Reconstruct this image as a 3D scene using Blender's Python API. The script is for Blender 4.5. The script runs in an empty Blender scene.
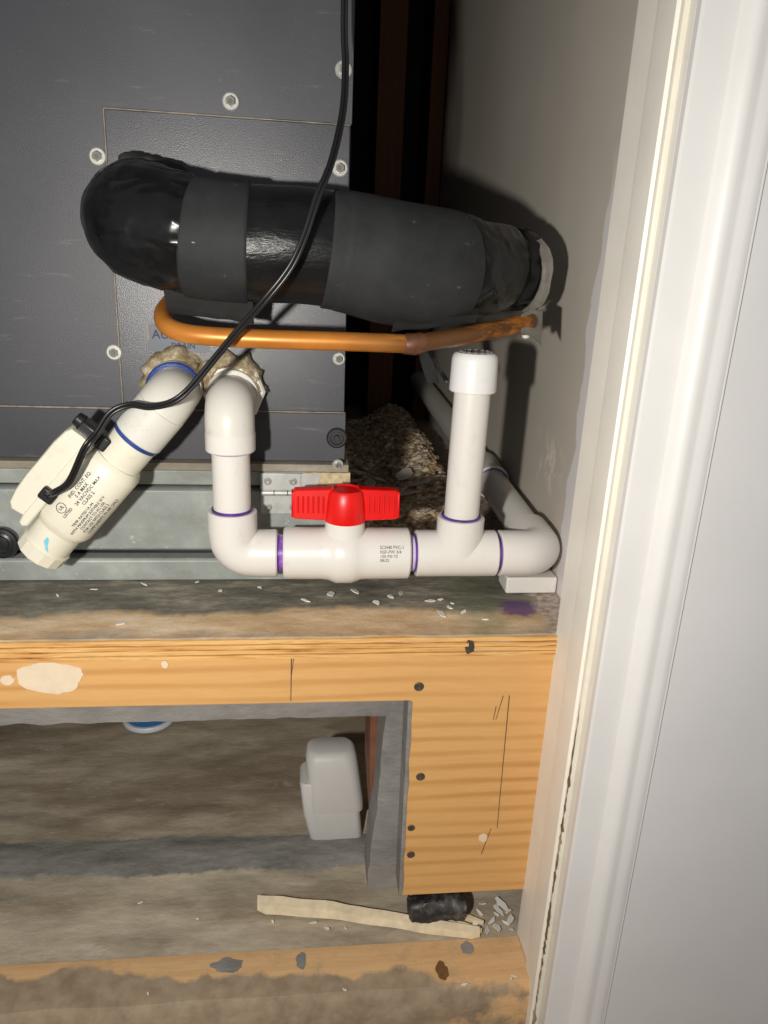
import bpy, math, random
from mathutils import Vector, Matrix, noise
rnd = random.Random(7)
S = bpy.context.scene
C = S.collection

# ------------------------------------------------------------------ camera
F_PX = 745.0
yaw, pitch, roll = math.radians(6.6), math.radians(18.96), math.radians(2.5)
fwd = Vector((math.sin(yaw)*math.cos(pitch), math.cos(yaw)*math.cos(pitch), -math.sin(pitch)))
rt = Vector((math.cos(yaw), -math.sin(yaw), 0)); up = rt.cross(fwd)
r2 = rt*math.cos(roll)+up*math.sin(roll); u2 = up*math.cos(roll)-rt*math.sin(roll)
cd = bpy.data.cameras.new('camera'); cam = bpy.data.objects.new('camera', cd); C.objects.link(cam)
M4 = Matrix((r2, u2, -fwd)).transposed().to_4x4(); M4.translation = Vector((0, -.405, .221))
cam.matrix_world = M4
cd.sensor_fit = 'VERTICAL'; cd.sensor_height = 36.0; cd.lens = 36.0*F_PX/1024.0
cd.clip_start = .01; cd.clip_end = 20
S.camera = cam

# ------------------------------------------------------------------ world, flash, exposure
W = bpy.data.worlds.new('world'); S.world = W; W.use_nodes = True
W.node_tree.nodes['Background'].inputs[0].default_value = (.93, .95, 1.0, 1)
W.node_tree.nodes['Background'].inputs[1].default_value = .24
ld = bpy.data.lights.new('phone_flash', 'SPOT'); flash = bpy.data.objects.new('phone_flash', ld); C.objects.link(flash)
flash.location = (-.115, -.405, .195)
flash.rotation_euler = (Vector((-.02, .06, .06))-flash.location).to_track_quat('-Z', 'Y').to_euler()
ld.energy = 9.6; ld.color = (1.0, .965, .90); ld.spot_size = math.radians(176); ld.spot_blend = 1.0; ld.shadow_soft_size = .010
S.view_settings.view_transform = 'Standard'; S.view_settings.look = 'None'
S.view_settings.exposure = 0.0; S.view_settings.gamma = 1.0; S.view_settings.use_curve_mapping = False

# ------------------------------------------------------------------ materials
def srgb(r, g, b):
    f = lambda c: (c/255/12.92) if c/255 <= .04045 else ((c/255+.055)/1.055)**2.4
    return (f(r), f(g), f(b), 1)
class NT:
    def __init__(s, name):
        s.m = bpy.data.materials.new(name); s.m.use_nodes = True
        s.t = s.m.node_tree; s.b = s.t.nodes['Principled BSDF']
        s.tc = s.t.nodes.new('ShaderNodeTexCoord').outputs['Object']
    def n(s, typ, **kw):
        o = s.t.nodes.new(typ)
        for k, v in kw.items(): setattr(o, k, v)
        return o
    def link(s, a, b): s.t.links.new(a, b)
    def mapping(s, scale=(1, 1, 1), loc=(0, 0, 0)):
        o = s.n('ShaderNodeMapping'); s.link(s.tc, o.inputs[0])
        o.inputs['Scale'].default_value = scale; o.inputs['Location'].default_value = loc
        return o.outputs[0]
    def noise(s, scale, detail=4, rough=.55, vec=None, dist=0):
        o = s.n('ShaderNodeTexNoise'); s.link(vec if vec else s.tc, o.inputs['Vector'])
        o.inputs['Scale'].default_value = scale; o.inputs['Detail'].default_value = detail
        o.inputs['Roughness'].default_value = rough; o.inputs['Distortion'].default_value = dist
        return o.outputs[0]
    def ramp(s, fac, stops):
        o = s.n('ShaderNodeValToRGB'); s.link(fac, o.inputs[0]); e = o.color_ramp.elements
        while len(e) < len(stops): e.new(.5)
        for i, (p, c) in enumerate(stops):
            e[i].position = p; e[i].color = c if hasattr(c, '__len__') else (c, c, c, 1)
        return o.outputs[0]
    def mix(s, fac, a, b, mode='MIX'):
        o = s.n('ShaderNodeMix', data_type='RGBA', blend_type=mode)
        for i, v in ((0, fac), (6, a), (7, b)):
            if hasattr(v, 'links') or hasattr(v, 'is_linked'): s.link(v, o.inputs[i])
            else: o.inputs[i].default_value = v
        return o.outputs[2]
    def math(s, op, a, b=0.0, c=0.0):
        o = s.n('ShaderNodeMath', operation=op)
        for i, v in enumerate((a, b, c)):
            if hasattr(v, 'is_linked'): s.link(v, o.inputs[i])
            else: o.inputs[i].default_value = v
        return o.outputs[0]
    def sep(s, vec=None):
        o = s.n('ShaderNodeSeparateXYZ'); s.link(vec if vec else s.tc, o.inputs[0]); return o.outputs
    def col(s, v):
        if hasattr(v, 'is_linked'): s.link(v, s.b.inputs['Base Color'])
        else: s.b.inputs['Base Color'].default_value = v
    def set(s, rough=.5, metal=0.0, spec=.5, coat=0.0):
        s.b.inputs['Roughness'].default_value = rough; s.b.inputs['Metallic'].default_value = metal
        s.b.inputs['Specular IOR Level'].default_value = spec; s.b.inputs['Coat Weight'].default_value = coat
    def bump(s, h, strength=.3, dist=.001):
        o = s.n('ShaderNodeBump'); s.link(h, o.inputs['Height'])
        o.inputs['Strength'].default_value = strength; o.inputs['Distance'].default_value = dist
        s.link(o.outputs[0], s.b.inputs['Normal'])

def plain(name, c, rough=.5, metal=0, var=.06, vscale=60, bump=.0, bscale=300, spec=.5):
    k = NT(name); nz = k.noise(vscale, 5)
    lo = tuple(x*(1-var) for x in c[:3])+(1,); hi = tuple(min(1, x*(1+var)) for x in c[:3])+(1,)
    k.col(k.ramp(nz, [(.3, lo), (.7, hi)])); k.set(rough, metal, spec)
    if bump: k.bump(k.noise(bscale, 3), bump, .0006)
    return k.m

def band(k, v, lo, hi, soft):   # 1 between lo and hi with soft edges
    a = k.n('ShaderNodeMapRange'); k.link(v, a.inputs[0]); a.inputs[1].default_value = lo-soft; a.inputs[2].default_value = lo+soft
    b = k.n('ShaderNodeMapRange'); k.link(v, b.inputs[0]); b.inputs[1].default_value = hi-soft; b.inputs[2].default_value = hi+soft
    return k.math('SUBTRACT', a.outputs[0], b.outputs[0])
def step(k, v, at, soft):
    a = k.n('ShaderNodeMapRange'); k.link(v, a.inputs[0]); a.inputs[1].default_value = at-soft; a.inputs[2].default_value = at+soft
    return a.outputs[0]

MAT = {}
def mk_cabinet(name, gloss):
    k = NT(name)
    base = k.ramp(k.noise(9, 5), [(.3, srgb(60, 60, 65)), (.7, srgb(74, 74, 79))])
    fine = k.noise(1600, 2)
    scr = k.ramp(k.noise(1, 6, .7, k.mapping((22, 1, 160))), [(.62, 0.0), (.72, 1.0)])
    c = k.mix(k.math('MULTIPLY', scr, .35), base, srgb(128, 126, 124))
    sp = k.ramp(k.noise(420, 1), [(.76, 0.0), (.80, 1.0)])
    c = k.mix(k.math('MULTIPLY', sp, .35), c, srgb(165, 160, 150))
    k.col(c); k.set(.33 if gloss else .45, 0, .55); k.bump(k.noise(1500, 2) if gloss else fine, .22 if gloss else .2, .0006); return k.m
MAT['cabinet'] = mk_cabinet('black_sheet_steel', False); MAT['cabinetgloss'] = mk_cabinet('glossy_black_sheet_steel', True)
def mk_galv():
    k = NT('galvanized_steel')
    c = k.ramp(k.noise(28, 6, .65), [(.3, srgb(138, 143, 139)), (.55, srgb(158, 163, 158)), (.75, srgb(184, 187, 180))])
    d = k.ramp(k.noise(14, 7, .7, k.mapping((1, 1, 3), (3, 1, 2))), [(.55, 0.0), (.72, 1.0)])
    c = k.mix(k.math('MULTIPLY', d, .5), c, srgb(118, 108, 92))
    s2 = k.ramp(k.noise(130, 4, .7), [(.63, 0.0), (.7, 1.0)])
    c = k.mix(k.math('MULTIPLY', s2, .6), c, srgb(205, 207, 200))
    k.col(c); k.set(.48, .08); k.bump(k.noise(150, 3), .12, .0006); return k.m
MAT['galv'] = mk_galv()
def mk_dustygalv():
    k = NT('dusty_steel_lip')
    c = k.ramp(k.noise(40, 6, .7, k.mapping((.5, 1, 1))), [(.3, srgb(120, 112, 98)), (.55, srgb(150, 142, 126)), (.75, srgb(184, 178, 164))])
    k.col(c); k.set(.7, 0); k.bump(k.noise(300, 3), .3, .0008); return k.m
MAT['dustygalv'] = mk_dustygalv()
MAT['zinc'] = plain('zinc_hinge', srgb(196, 198, 194), .42, .3, .12, 120)
MAT['screw'] = plain('zinc_screw', srgb(180, 178, 172), .38, .35, .15, 300)
MAT['screwdark'] = plain('screw_recess', srgb(96, 92, 84), .5, .3)
def mk_pvc(name, c, dirt, amount):
    k = NT(name)
    d = k.ramp(k.noise(55, 6, .7), [(.58, 0.0), (.78, 1.0)])
    k.col(k.mix(k.math('MULTIPLY', d, amount), c, dirt)); k.set(.33, 0, .45)
    k.b.inputs['Subsurface Weight'].default_value = .0
    return k.m
MAT['pvc'] = mk_pvc('white_pvc', srgb(227, 223, 216), srgb(190, 182, 168), .35)
MAT['pvcold'] = mk_pvc('aged_white_pvc', srgb(220, 217, 207), srgb(165, 152, 132), .6)
MAT['cream'] = mk_pvc('cream_plastic', srgb(229, 224, 205), srgb(196, 182, 150), .4)
MAT['capwhite'] = mk_pvc('bright_white_pvc_cap', srgb(234, 233, 231), srgb(210, 208, 204), .25)
MAT['purple'] = plain('purple_primer', srgb(92, 52, 140), .3, 0, .5, 90)
MAT['purplewet'] = plain('purple_stained_pvc', srgb(150, 96, 190), .25, 0, .55, 160)
MAT['palepurple'] = plain('pale_purple_pvc', srgb(205, 190, 222), .25, 0, .15, 160)
MAT['blue'] = plain('blue_solvent_cement', srgb(44, 66, 128), .3, 0, .4, 120)
MAT['lightblue'] = plain('light_blue_mark', srgb(120, 200, 222), .5)
MAT['red'] = plain('red_plastic', srgb(226, 16, 12), .36, 0, .08, 60)
MAT['ink'] = plain('black_ink', srgb(50, 50, 52), .6)
MAT['greyink'] = plain('grey_ink', srgb(120, 118, 114), .6)
MAT['blueink'] = plain('dark_blue_ink', srgb(38, 48, 82), .6)
MAT['paleblue'] = plain('faded_sticker_film', srgb(88, 92, 102), .45)
MAT['blackplastic'] = plain('black_plastic', srgb(34, 34, 36), .35, 0, .2)
MAT['cordblack'] = plain('black_vinyl_cord', srgb(30, 30, 31), .32, 0, .15)
MAT['rubber'] = plain('black_rubber', srgb(38, 38, 41), .5, 0, .2)
def mk_tape_matte():
    k = NT('matte_grey_tape')
    c = k.ramp(k.noise(40, 6, .65), [(.3, srgb(39, 40, 41)), (.7, srgb(52, 53, 54))])
    sp = k.ramp(k.noise(160, 3), [(.7, 0.0), (.74, 1.0)])
    k.col(k.mix(k.math('MULTIPLY', sp, .25), c, srgb(130, 126, 120))); k.set(.68, 0, .2); k.bump(k.noise(250, 4), .25, .0006); return k.m
MAT['tapematte'] = mk_tape_matte()
def mk_tape_gloss(name, ribs):
    k = NT(name)
    c = k.ramp(k.noise(30, 6, .65), [(.3, srgb(12, 12, 13)), (.72, srgb(30, 30, 31))])
    k.col(c); k.set(.27, 0, .32)
    if ribs: k.bump(k.noise(1, 5, .6, k.mapping((120, 60, 420))), .35, .0010)
    else:
        o = k.n('ShaderNodeTexNoise'); o.noise_type = 'RIDGED_MULTIFRACTAL'; k.link(k.mapping((1, 1.4, 1.8)), o.inputs['Vector'])
        o.inputs['Scale'].default_value = 48; o.inputs['Detail'].default_value = 2.0; o.inputs['Roughness'].default_value = .5; o.inputs['Distortion'].default_value = .5
        k.bump(o.outputs[0], .9, .0045)
    return k.m
MAT['tapegloss'] = mk_tape_gloss('crumpled_black_vinyl_tape', False)
MAT['taperib'] = mk_tape_gloss('ribbed_black_tape', True)
MAT['foamblack'] = plain('black_foam', srgb(36, 36, 36), .8, 0, .25, 80, .6, 160)
MAT['silver'] = plain('torn_grey_jacket', srgb(118, 113, 104), .5, .1, .25, 120)
def mk_copper():
    k = NT('weathered_copper')
    c = k.ramp(k.noise(35, 4), [(.3, srgb(186, 112, 38)), (.7, srgb(216, 142, 62))])
    x = k.sep()[0]
    near = k.math('MULTIPLY', step(k, x, .042, .03), k.ramp(k.noise(75, 6, .75, k.mapping((.3, 1, 1))), [(.34, 0.0), (.52, 1.0)]))
    k.col(k.mix(k.math('MULTIPLY', near, .85), c, srgb(58, 42, 31))); k.set(.38, .3); return k.m
MAT['copper'] = mk_copper()
MAT['braze'] = plain('brazed_joint', srgb(112, 76, 56), .45, .4, .4, 150, .4, 200)
def mk_putty():
    k = NT('dried_putty')
    c = k.ramp(k.noise(160, 5, .7), [(.3, srgb(120, 98, 68)), (.5, srgb(176, 158, 124)), (.68, srgb(226, 218, 198))])
    k.col(c); k.set(.75); k.bump(k.noise(350, 4), .6, .001); return k.m
MAT['putty'] = mk_putty()
MAT['foamtan'] = plain('tan_foam', srgb(196, 180, 142), .85, 0, .3, 220, .7, 400)

def mk_wood(name, c1, c2, c3, period, dist, ax='Z', stripe=.5, grain=.35, rough=.6):
    k = NT(name)
    st = (6, 60, 60) if ax != 'X' else (60, 60, 6)
    
    sc = {'Z': (.12, 1, 1), 'Y': (.12, 1, 1), 'X': (1, 1, .12)}[ax]
    wv = k.n('ShaderNodeTexWave'); wv.wave_type = 'BANDS'; wv.bands_direction = {'Z': 'Z', 'Y': 'Y', 'X': 'X'}[ax]
    k.link(k.mapping(sc), wv.inputs[0]); wv.inputs['Scale'].default_value = 2*math.pi/20/period
    wv.inputs['Distortion'].default_value = dist; wv.inputs['Detail'].default_value = 3; wv.inputs['Detail Scale'].default_value = 1.5
    c = k.ramp(wv.outputs[0], [(.0, c1), (.55, c2), (1.0, c2)])
    c = k.mix(k.ramp(k.noise(9, 3, .5, k.mapping((.5, 1, 3) if ax == 'Z' else (1, 1, 1))), [(.35, .85), (.65, .15)]), c, c2)
    gr = k.noise(8, 7, .7, k.mapping(st))
    c = k.mix(k.ramp(gr, [(.35, 0.0), (.75, grain)]), c, c3)
    k.col(c); k.set(rough, 0, .35); k.bump(gr, .12, .0008)
    return k, c
MAT['fir'] = mk_wood('fir_face_board', srgb(194, 138, 78), srgb(222, 173, 110), srgb(194, 140, 80), .0112, 3.0)[0].m
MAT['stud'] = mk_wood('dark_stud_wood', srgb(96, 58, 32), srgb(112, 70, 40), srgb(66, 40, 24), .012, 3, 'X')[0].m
def mk_plate():
    k, c = mk_wood('worn_plate_wood', srgb(206, 164, 116), srgb(222, 182, 134), srgb(186, 142, 96), .014, 3, 'Y', grain=.5)
    x, y, z = k.sep()
    lum = k.math('ADD', k.math('MULTIPLY', k.math('SUBTRACT', k.noise(9, 6, .6, k.mapping((1, .6, 1))), .5), .075), k.math('ADD', y, k.math('MULTIPLY', x, .075)))
    grime = k.math('SUBTRACT', 1.0, step(k, lum, -.0275, .0018))
    patch = k.ramp(k.noise(45, 6, .75), [(.52, 0.0), (.68, .8)])
    c = k.mix(k.math('MULTIPLY', grime, .85), c, k.ramp(k.noise(90, 5), [(.3, srgb(122, 110, 94)), (.7, srgb(160, 148, 130))]))
    c = k.mix(k.math('MULTIPLY', patch, .7), c, srgb(166, 146, 116)); k.col(c); return k.m
MAT['plate'] = mk_plate()
def mk_deck():
    k = NT('dirty_platform_top')
    x, y, z = k.sep()
    lim = k.math('ADD', y, k.math('MULTIPLY', k.math('SUBTRACT', k.noise(14, 5, .6, k.mapping((1, .4, 1))), .5), .05))
    dusty = step(k, lim, .036, .004)
    front = k.ramp(k.noise(22, 7, .72, k.mapping((.45, 1.4, 1))), [(.34, srgb(172, 138, 102)), (.5, srgb(210, 180, 142)), (.64, srgb(236, 214, 184))])
    grey = k.ramp(k.noise(34, 7, .75, k.mapping((.5, 1.5, 1))), [(.32, srgb(78, 76, 69)), (.5, srgb(124, 119, 107)), (.66, srgb(178, 170, 152))])
    c = k.mix(dusty, front, grey)
    edge = k.math('MULTIPLY', k.math('SUBTRACT', 1.0, step(k, lim, .008, .006)), k.ramp(k.noise(9, 5), [(.4, 0.0), (.55, .7)]))
    c = k.mix(edge, c, srgb(132, 124, 114))
    sp = k.ramp(k.noise(240, 4, .7), [(.66, 0.0), (.70, 1.0)])
    c = k.mix(k.math('MULTIPLY', sp, .5), c, srgb(206, 200, 186))
    # spilt purple primer near the wall
    dx = k.math('SUBTRACT', x, .146); dy = k.math('SUBTRACT', y, .037)
    r = k.math('SQRT', k.math('ADD', k.math('MULTIPLY', dx, dx), k.math('MULTIPLY', k.math('MULTIPLY', dy, dy), 1.6)))
    r = k.math('ADD', r, k.math('MULTIPLY', k.math('SUBTRACT', k.noise(90, 4, .7), .5), .022))
    st = k.math('SUBTRACT', 1.0, step(k, r, .014, .003))
    c = k.mix(k.math('MULTIPLY', st, .85), c, srgb(98, 66, 120))
    gx = k.math('SUBTRACT', x, .118); gr_ = k.math('ADD', k.math('ABSOLUTE', gx), k.math('MULTIPLY', k.math('SUBTRACT', k.noise(60, 4), .5), .03))
    c = k.mix(k.math('MULTIPLY', k.math('SUBTRACT', 1.0, step(k, gr_, .014, .008)), .4), c, srgb(112, 124, 92))
    wx = k.math('MULTIPLY', step(k, k.math('ADD', x, k.math('MULTIPLY', k.math('SUBTRACT', k.noise(50, 4), .5), .02)), .158, .004), .8)
    c = k.mix(wx, c, k.ramp(k.noise(200, 4), [(.35, srgb(150, 120, 110)), (.6, srgb(206, 196, 184))]))
    k.col(c); k.set(.75, 0, .3); k.bump(k.noise(120, 6, .7), .5, .0016); return k.m
MAT['deck'] = mk_deck()
def mk_plyedge():
    k = NT('plywood_edge')
    n1 = k.noise(1, 6, .7, k.mapping((14, 14, 330)), .6)
    c = k.ramp(n1, [(.28, srgb(112, 74, 40)), (.40, srgb(206, 150, 84)), (.58, srgb(232, 188, 122)), (.72, srgb(160, 106, 56))])
    k.col(c); k.set(.65, 0, .3); k.bump(n1, .4, .0012); return k.m
MAT['plyedge'] = mk_plyedge()
def mk_cavity():
    k = NT('dirty_cavity_board')
    a = k.ramp(k.noise(10, 7, .7, k.mapping((.6, 1.6, 1.6))), [(.32, srgb(136, 125, 109)), (.5, srgb(182, 169, 148)), (.66, srgb(210, 197, 174))])
    b = k.ramp(k.noise(26, 7, .75, k.mapping((.3, 1.5, 1.5), (5, 2, 1))), [(.5, 0.0), (.66, 1.0)])
    c = k.mix(k.math('MULTIPLY', b, .35), a, srgb(128, 100, 70))
    b2 = k.ramp(k.noise(7, 5, .6, k.mapping((.6, 2.2, 1), (2.3, .4, 0))), [(.52, 0.0), (.62, 1.0)])
    c = k.mix(k.math('MULTIPLY', b2, .45), c, srgb(112, 92, 70))
    b3 = k.ramp(k.noise(30, 7, .75, k.mapping((.5, 1.2, 1), (7.3, 3.4, 0))), [(.58, 0.0), (.66, 1.0)])
    c = k.mix(k.math('MULTIPLY', b3, .5), c, srgb(206, 198, 184))
    sp = k.ramp(k.noise(100, 4, .7), [(.66, 0.0), (.72, 1.0)])
    c = k.mix(k.math('MULTIPLY', sp, .5), c, srgb(186, 180, 166))
    x, y, z = k.sep()
    gy = k.math('ADD', y, k.math('MULTIPLY', k.math('SUBTRACT', k.noise(10, 6, .7), .5), .035))
    c = k.mix(k.math('MULTIPLY', band(k, gy, .074, .112, .0015), .9), c, k.ramp(k.noise(40, 6, .75, k.mapping((.35, 1, 1))), [(.32, srgb(92, 92, 90)), (.66, srgb(158, 156, 150))]))
    k.col(c); k.set(.85, 0, .2); k.bump(k.noise(38, 7, .7, k.mapping((.5, 1, 1))), .6, .003); return k.m
MAT['cavity'] = mk_cavity()
def mk_mastic():
    k = NT('grey_duct_mastic')
    c = k.ramp(k.noise(24, 6, .7, k.mapping((.5, 1, 1))), [(.3, srgb(112, 110, 107)), (.7, srgb(154, 151, 146))])
    k.col(c); k.set(.6, 0, .4); k.bump(k.noise(45, 6, .65, k.mapping((.4, 1, 1))), .8, .003); return k.m
MAT['mastic'] = mk_mastic()
def mk_drywall():
    k = NT('grey_drywall_paint')
    c = k.ramp(k.noise(8, 5), [(.3, srgb(194, 186, 173)), (.7, srgb(205, 197, 184))])
    x, y, z = k.sep()
    e = k.math('ADD', y, k.math('MULTIPLY', k.math('SUBTRACT', k.noise(26, 6, .65, k.mapping((1, .2, .5))), .5), .03))
    e = k.math('ADD', e, k.math('MULTIPLY', k.math('MULTIPLY', k.noise(11, 2, .5, k.mapping((1, .1, 1), (0, 0, .3))), step(k, k.math('MULTIPLY', z, -1), -.28, .08)), -.03))
    c = k.mix(k.math('MULTIPLY', k.math('SUBTRACT', 1.0, step(k, e, .052, .0010)), step(k, k.math('MULTIPLY', z, -1), -.27, .02)), c, srgb(222, 217, 216))
    dz = k.math('MULTIPLY', band(k, z, .062, .098, .01), band(k, y, .085, .135, .012))
    fl = k.math('MULTIPLY', dz, k.ramp(k.noise(120, 4, .7, k.mapping((1, 1, .5))), [(.52, 0.0), (.6, 1.0)]))
    c = k.mix(fl, c, srgb(222, 214, 200))
    k.col(c); k.set(.6, 0, .4); k.bump(k.noise(60, 4), .12, .001); return k.m
MAT['drywall'] = mk_drywall()
MAT['jambpaint'] = plain('warm_white_jamb_paint', srgb(240, 235, 224), .45, 0, .04, 30, .15, 60)
MAT['caulk'] = plain('yellowed_caulk', srgb(226, 220, 203), .5, 0, .05, 60, .3, 120)
def mk_crack():
    k = NT('dirty_caulk_gap')
    c = k.ramp(k.noise(60, 6, .75, k.mapping((1, 1, .35))), [(.36, srgb(206, 192, 166)), (.5, srgb(120, 98, 74))])
    k.col(c); k.set(.7); return k.m
MAT['crack'] = mk_crack()
MAT['casing'] = plain('white_casing_paint', srgb(224, 222, 219), .45, 0, .03, 20, .08, 40)
MAT['wallpaint'] = plain('light_grey_wall_paint', srgb(220, 218, 217), .55, 0, .03, 14, .1, 200)
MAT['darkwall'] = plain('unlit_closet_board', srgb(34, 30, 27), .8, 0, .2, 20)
def mk_rubble():
    k = NT('mixed_rubble')
    c = k.ramp(k.noise(140, 3, .6), [(.3, srgb(110, 88, 64)), (.44, srgb(170, 142, 108)), (.56, srgb(206, 186, 158)), (.66, srgb(236, 230, 220))])
    k.col(c); k.set(.85); return k.m
MAT['rubble'] = mk_rubble()
MAT['chip'] = plain('white_paint_flake', srgb(226, 222, 212), .6, 0, .08, 200)
MAT['greyflake'] = plain('grey_plaster_scrap', srgb(206, 200, 190), .8, 0, .2, 120)
MAT['stickwood'] = plain('bleached_wood', srgb(232, 214, 180), .7, 0, .18, 90, .4, 160)
def mk_blackrag():
    k = NT('dusty_black_rubber')
    d = k.ramp(k.noise(60, 6, .75), [(.45, 0.0), (.7, 1.0)])
    k.col(k.mix(k.math('MULTIPLY', d, .7), srgb(38, 39, 41), srgb(128, 122, 112))); k.set(.45); k.bump(k.noise(90, 5), .6, .002); return k.m
MAT['blackrag'] = mk_blackrag()
MAT['greyplastic'] = plain('pale_grey_plastic', srgb(206, 203, 198), .45, 0, .03, 40)
MAT['discwhite'] = plain('white_lid_plastic', srgb(222, 226, 232), .4)
MAT['discblue'] = plain('blue_lid_plastic', srgb(70, 142, 214), .4)
MAT['floorboard'] = plain('brown_threshold_board', srgb(140, 118, 92), .7, 0, .25, 50, .4, 90)
MAT['redwood'] = plain('red_brown_stud_edge', srgb(120, 76, 54), .7, 0, .35, 60)
MAT['pencil'] = plain('pencil_line', srgb(84, 70, 56), .7)
MAT['nail'] = plain('dark_screw_head', srgb(84, 76, 68), .5, .3, .4, 300)
MAT['fascia_putty'] = plain('pale_wood_filler', srgb(228, 208, 180), .75, 0, .06, 90)
MAT['brownknot'] = plain('dark_knot', srgb(120, 84, 46), .7, 0, .3, 120)

# ------------------------------------------------------------------ mesh helpers
class MB:
    def __init__(s): s.v = []; s.f = []
    def add(s, vs, fs):
        o = len(s.v); s.v += [Vector(p) for p in vs]; s.f += [tuple(i+o for i in f) for f in fs]; return s
    def box(s, x0, x1, y0, y1, z0, z1):
        return s.add([(x, y, z) for z in (z0, z1) for y in (y0, y1) for x in (x0, x1)],
                     [(0, 2, 3, 1), (4, 5, 7, 6), (0, 1, 5, 4), (2, 6, 7, 3), (0, 4, 6, 2), (1, 3, 7, 5)])
    def prism(s, poly, h0, h1, plane='XZ'):
        # poly in plane coords, extruded along the third axis
        mp = {'XZ': lambda a, b, h: (a, h, b), 'YZ': lambda a, b, h: (h, a, b), 'XY': lambda a, b, h: (a, b, h)}[plane]
        n = len(poly)
        vs = [mp(a, b, h0) for a, b in poly]+[mp(a, b, h1) for a, b in poly]
        fs = [tuple(range(n)), tuple(range(2*n-1, n-1, -1))]+[(i, i+n, (i+1) % n+n, (i+1) % n) for i in range(n)]
        return s.add(vs, fs)
    def tube(s, pts, radii, seg=24, cap=True, up0=None, fn=None, sq=None):
        pts = [Vector(p) for p in pts]; n = len(pts)
        if not hasattr(radii, '__len__'): radii = [radii]*n
        tan = [((pts[min(i+1, n-1)]-pts[max(i-1, 0)]).normalized()) for i in range(n)]
        for i in range(n):
            if tan[i].length < .5: tan[i] = tan[i-1] if i else (pts[-1]-pts[0]).normalized()
        a = up0 if up0 else (Vector((0, 0, 1)) if abs(tan[0].z) < .9 else Vector((1, 0, 0)))
        a = (a-tan[0]*a.dot(tan[0])).normalized(); base = len(s.v)
        for i in range(n):
            a = (a-tan[i]*a.dot(tan[i])).normalized(); b = tan[i].cross(a)
            for j in range(seg):
                t = 2*math.pi*j/seg; r = radii[i]*(fn(i, t) if fn else 1.0)
                ca, sa = math.cos(t), math.sin(t)
                if sq:
                    m = (abs(ca)**sq+abs(sa)**sq)**(-1/sq); ca *= m; sa *= m
                s.v.append(pts[i]+a*(ca*r)+b*(sa*r))
        for i in range(n-1):
            for j in range(seg):
                j2 = (j+1) % seg; s.f.append((base+i*seg+j, base+i*seg+j2, base+(i+1)*seg+j2, base+(i+1)*seg+j))
        if cap:
            s.f.append(tuple(base+j for j in range(seg-1, -1, -1))); s.f.append(tuple(base+(n-1)*seg+j for j in range(seg)))
        return s
    def lathe(s, p0, axis, prof, seg=28, cap=True):
        ax = Vector(axis).normalized(); p0 = Vector(p0)
        a = Vector((0, 0, 1)) if abs(ax.z) < .9 else Vector((1, 0, 0)); a = (a-ax*a.dot(ax)).normalized(); b = ax.cross(a); base = len(s.v)
        for h, r in prof:
            for j in range(seg):
                t = 2*math.pi*j/seg; s.v.append(p0+ax*h+a*(r*math.cos(t))+b*(r*math.sin(t)))
        n = len(prof)
        for i in range(n-1):
            for j in range(seg):
                j2 = (j+1) % seg; s.f.append((base+i*seg+j, base+i*seg+j2, base+(i+1)*seg+j2, base+(i+1)*seg+j))
        if cap:
            s.f.append(tuple(base+j for j in range(seg-1, -1, -1))); s.f.append(tuple(base+(n-1)*seg+j for j in range(seg)))
        return s
    def jitter(s, amp, scale, seed=0):
        for i, p in enumerate(s.v):
            s.v[i] = p+Vector(noise.noise_vector(p*scale+Vector((seed, seed*.7, 3.1))))*amp
        return s
    def mesh(s, name, off=Vector((0, 0, 0)), sharp=35):
        m = bpy.data.meshes.new(name); m.from_pydata([tuple(p-off) for p in s.v], [], s.f); m.validate(); m.update()
        m.shade_smooth(); m.set_sharp_from_angle(angle=math.radians(sharp)); return m

def worldloc(o):
    p = Vector((0, 0, 0))
    while o: p = p+o.location; o = o.parent
    return p
def obj(name, mb, mat, parent=None, bevel=0, seg=2, sharp=35, subsurf=0, loc=None):
    off = worldloc(parent)
    l = Vector((0, 0, 0))
    if parent is None and loc is not None: l = Vector(loc)
    me = mb.mesh(name, off+l, sharp); me.materials.append(MAT[mat])
    o = bpy.data.objects.new(name, me); C.objects.link(o); o.location = l
    if parent: o.parent = parent
    if bevel:
        b = o.modifiers.new('bevel', 'BEVEL'); b.width = bevel; b.segments = seg; b.limit_method = 'ANGLE'; b.angle_limit = math.radians(40); b.use_clamp_overlap = True
    if subsurf:
        b = o.modifiers.new('sub', 'SUBSURF'); b.levels = subsurf; b.render_levels = subsurf
    return o
def thing(name, label, cat, loc=(0, 0, 0), group=None):
    o = bpy.data.objects.new(name, None); o.empty_display_size = .02; C.objects.link(o); o.location = loc
    o['label'] = label; o['category'] = cat
    if group: o['group'] = group
    return o
def tag(o, label, cat, group=None):
    o['label'] = label; o['category'] = cat
    if group: o['group'] = group
    return o
def struct(o, label, cat):
    o['kind'] = 'structure'; o['label'] = label; o['category'] = cat; return o
def fillet(pts, r, n=10):
    pts = [Vector(p) for p in pts]; out = [pts[0]]
    for i in range(1, len(pts)-1):
        a = (pts[i-1]-pts[i]).normalized(); b = (pts[i+1]-pts[i]).normalized()
        ang = a.angle(b); d = r/math.tan(ang/2)
        p0 = pts[i]+a*d; p1 = pts[i]+b*d; c = pts[i]+(a+b).normalized()*(r/math.sin(ang/2))
        for k in range(n+1):
            q = (p0-c).normalized().slerp((p1-c).normalized(), k/n)*r
            out.append(c+q)
    out.append(pts[-1]); return out
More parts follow.
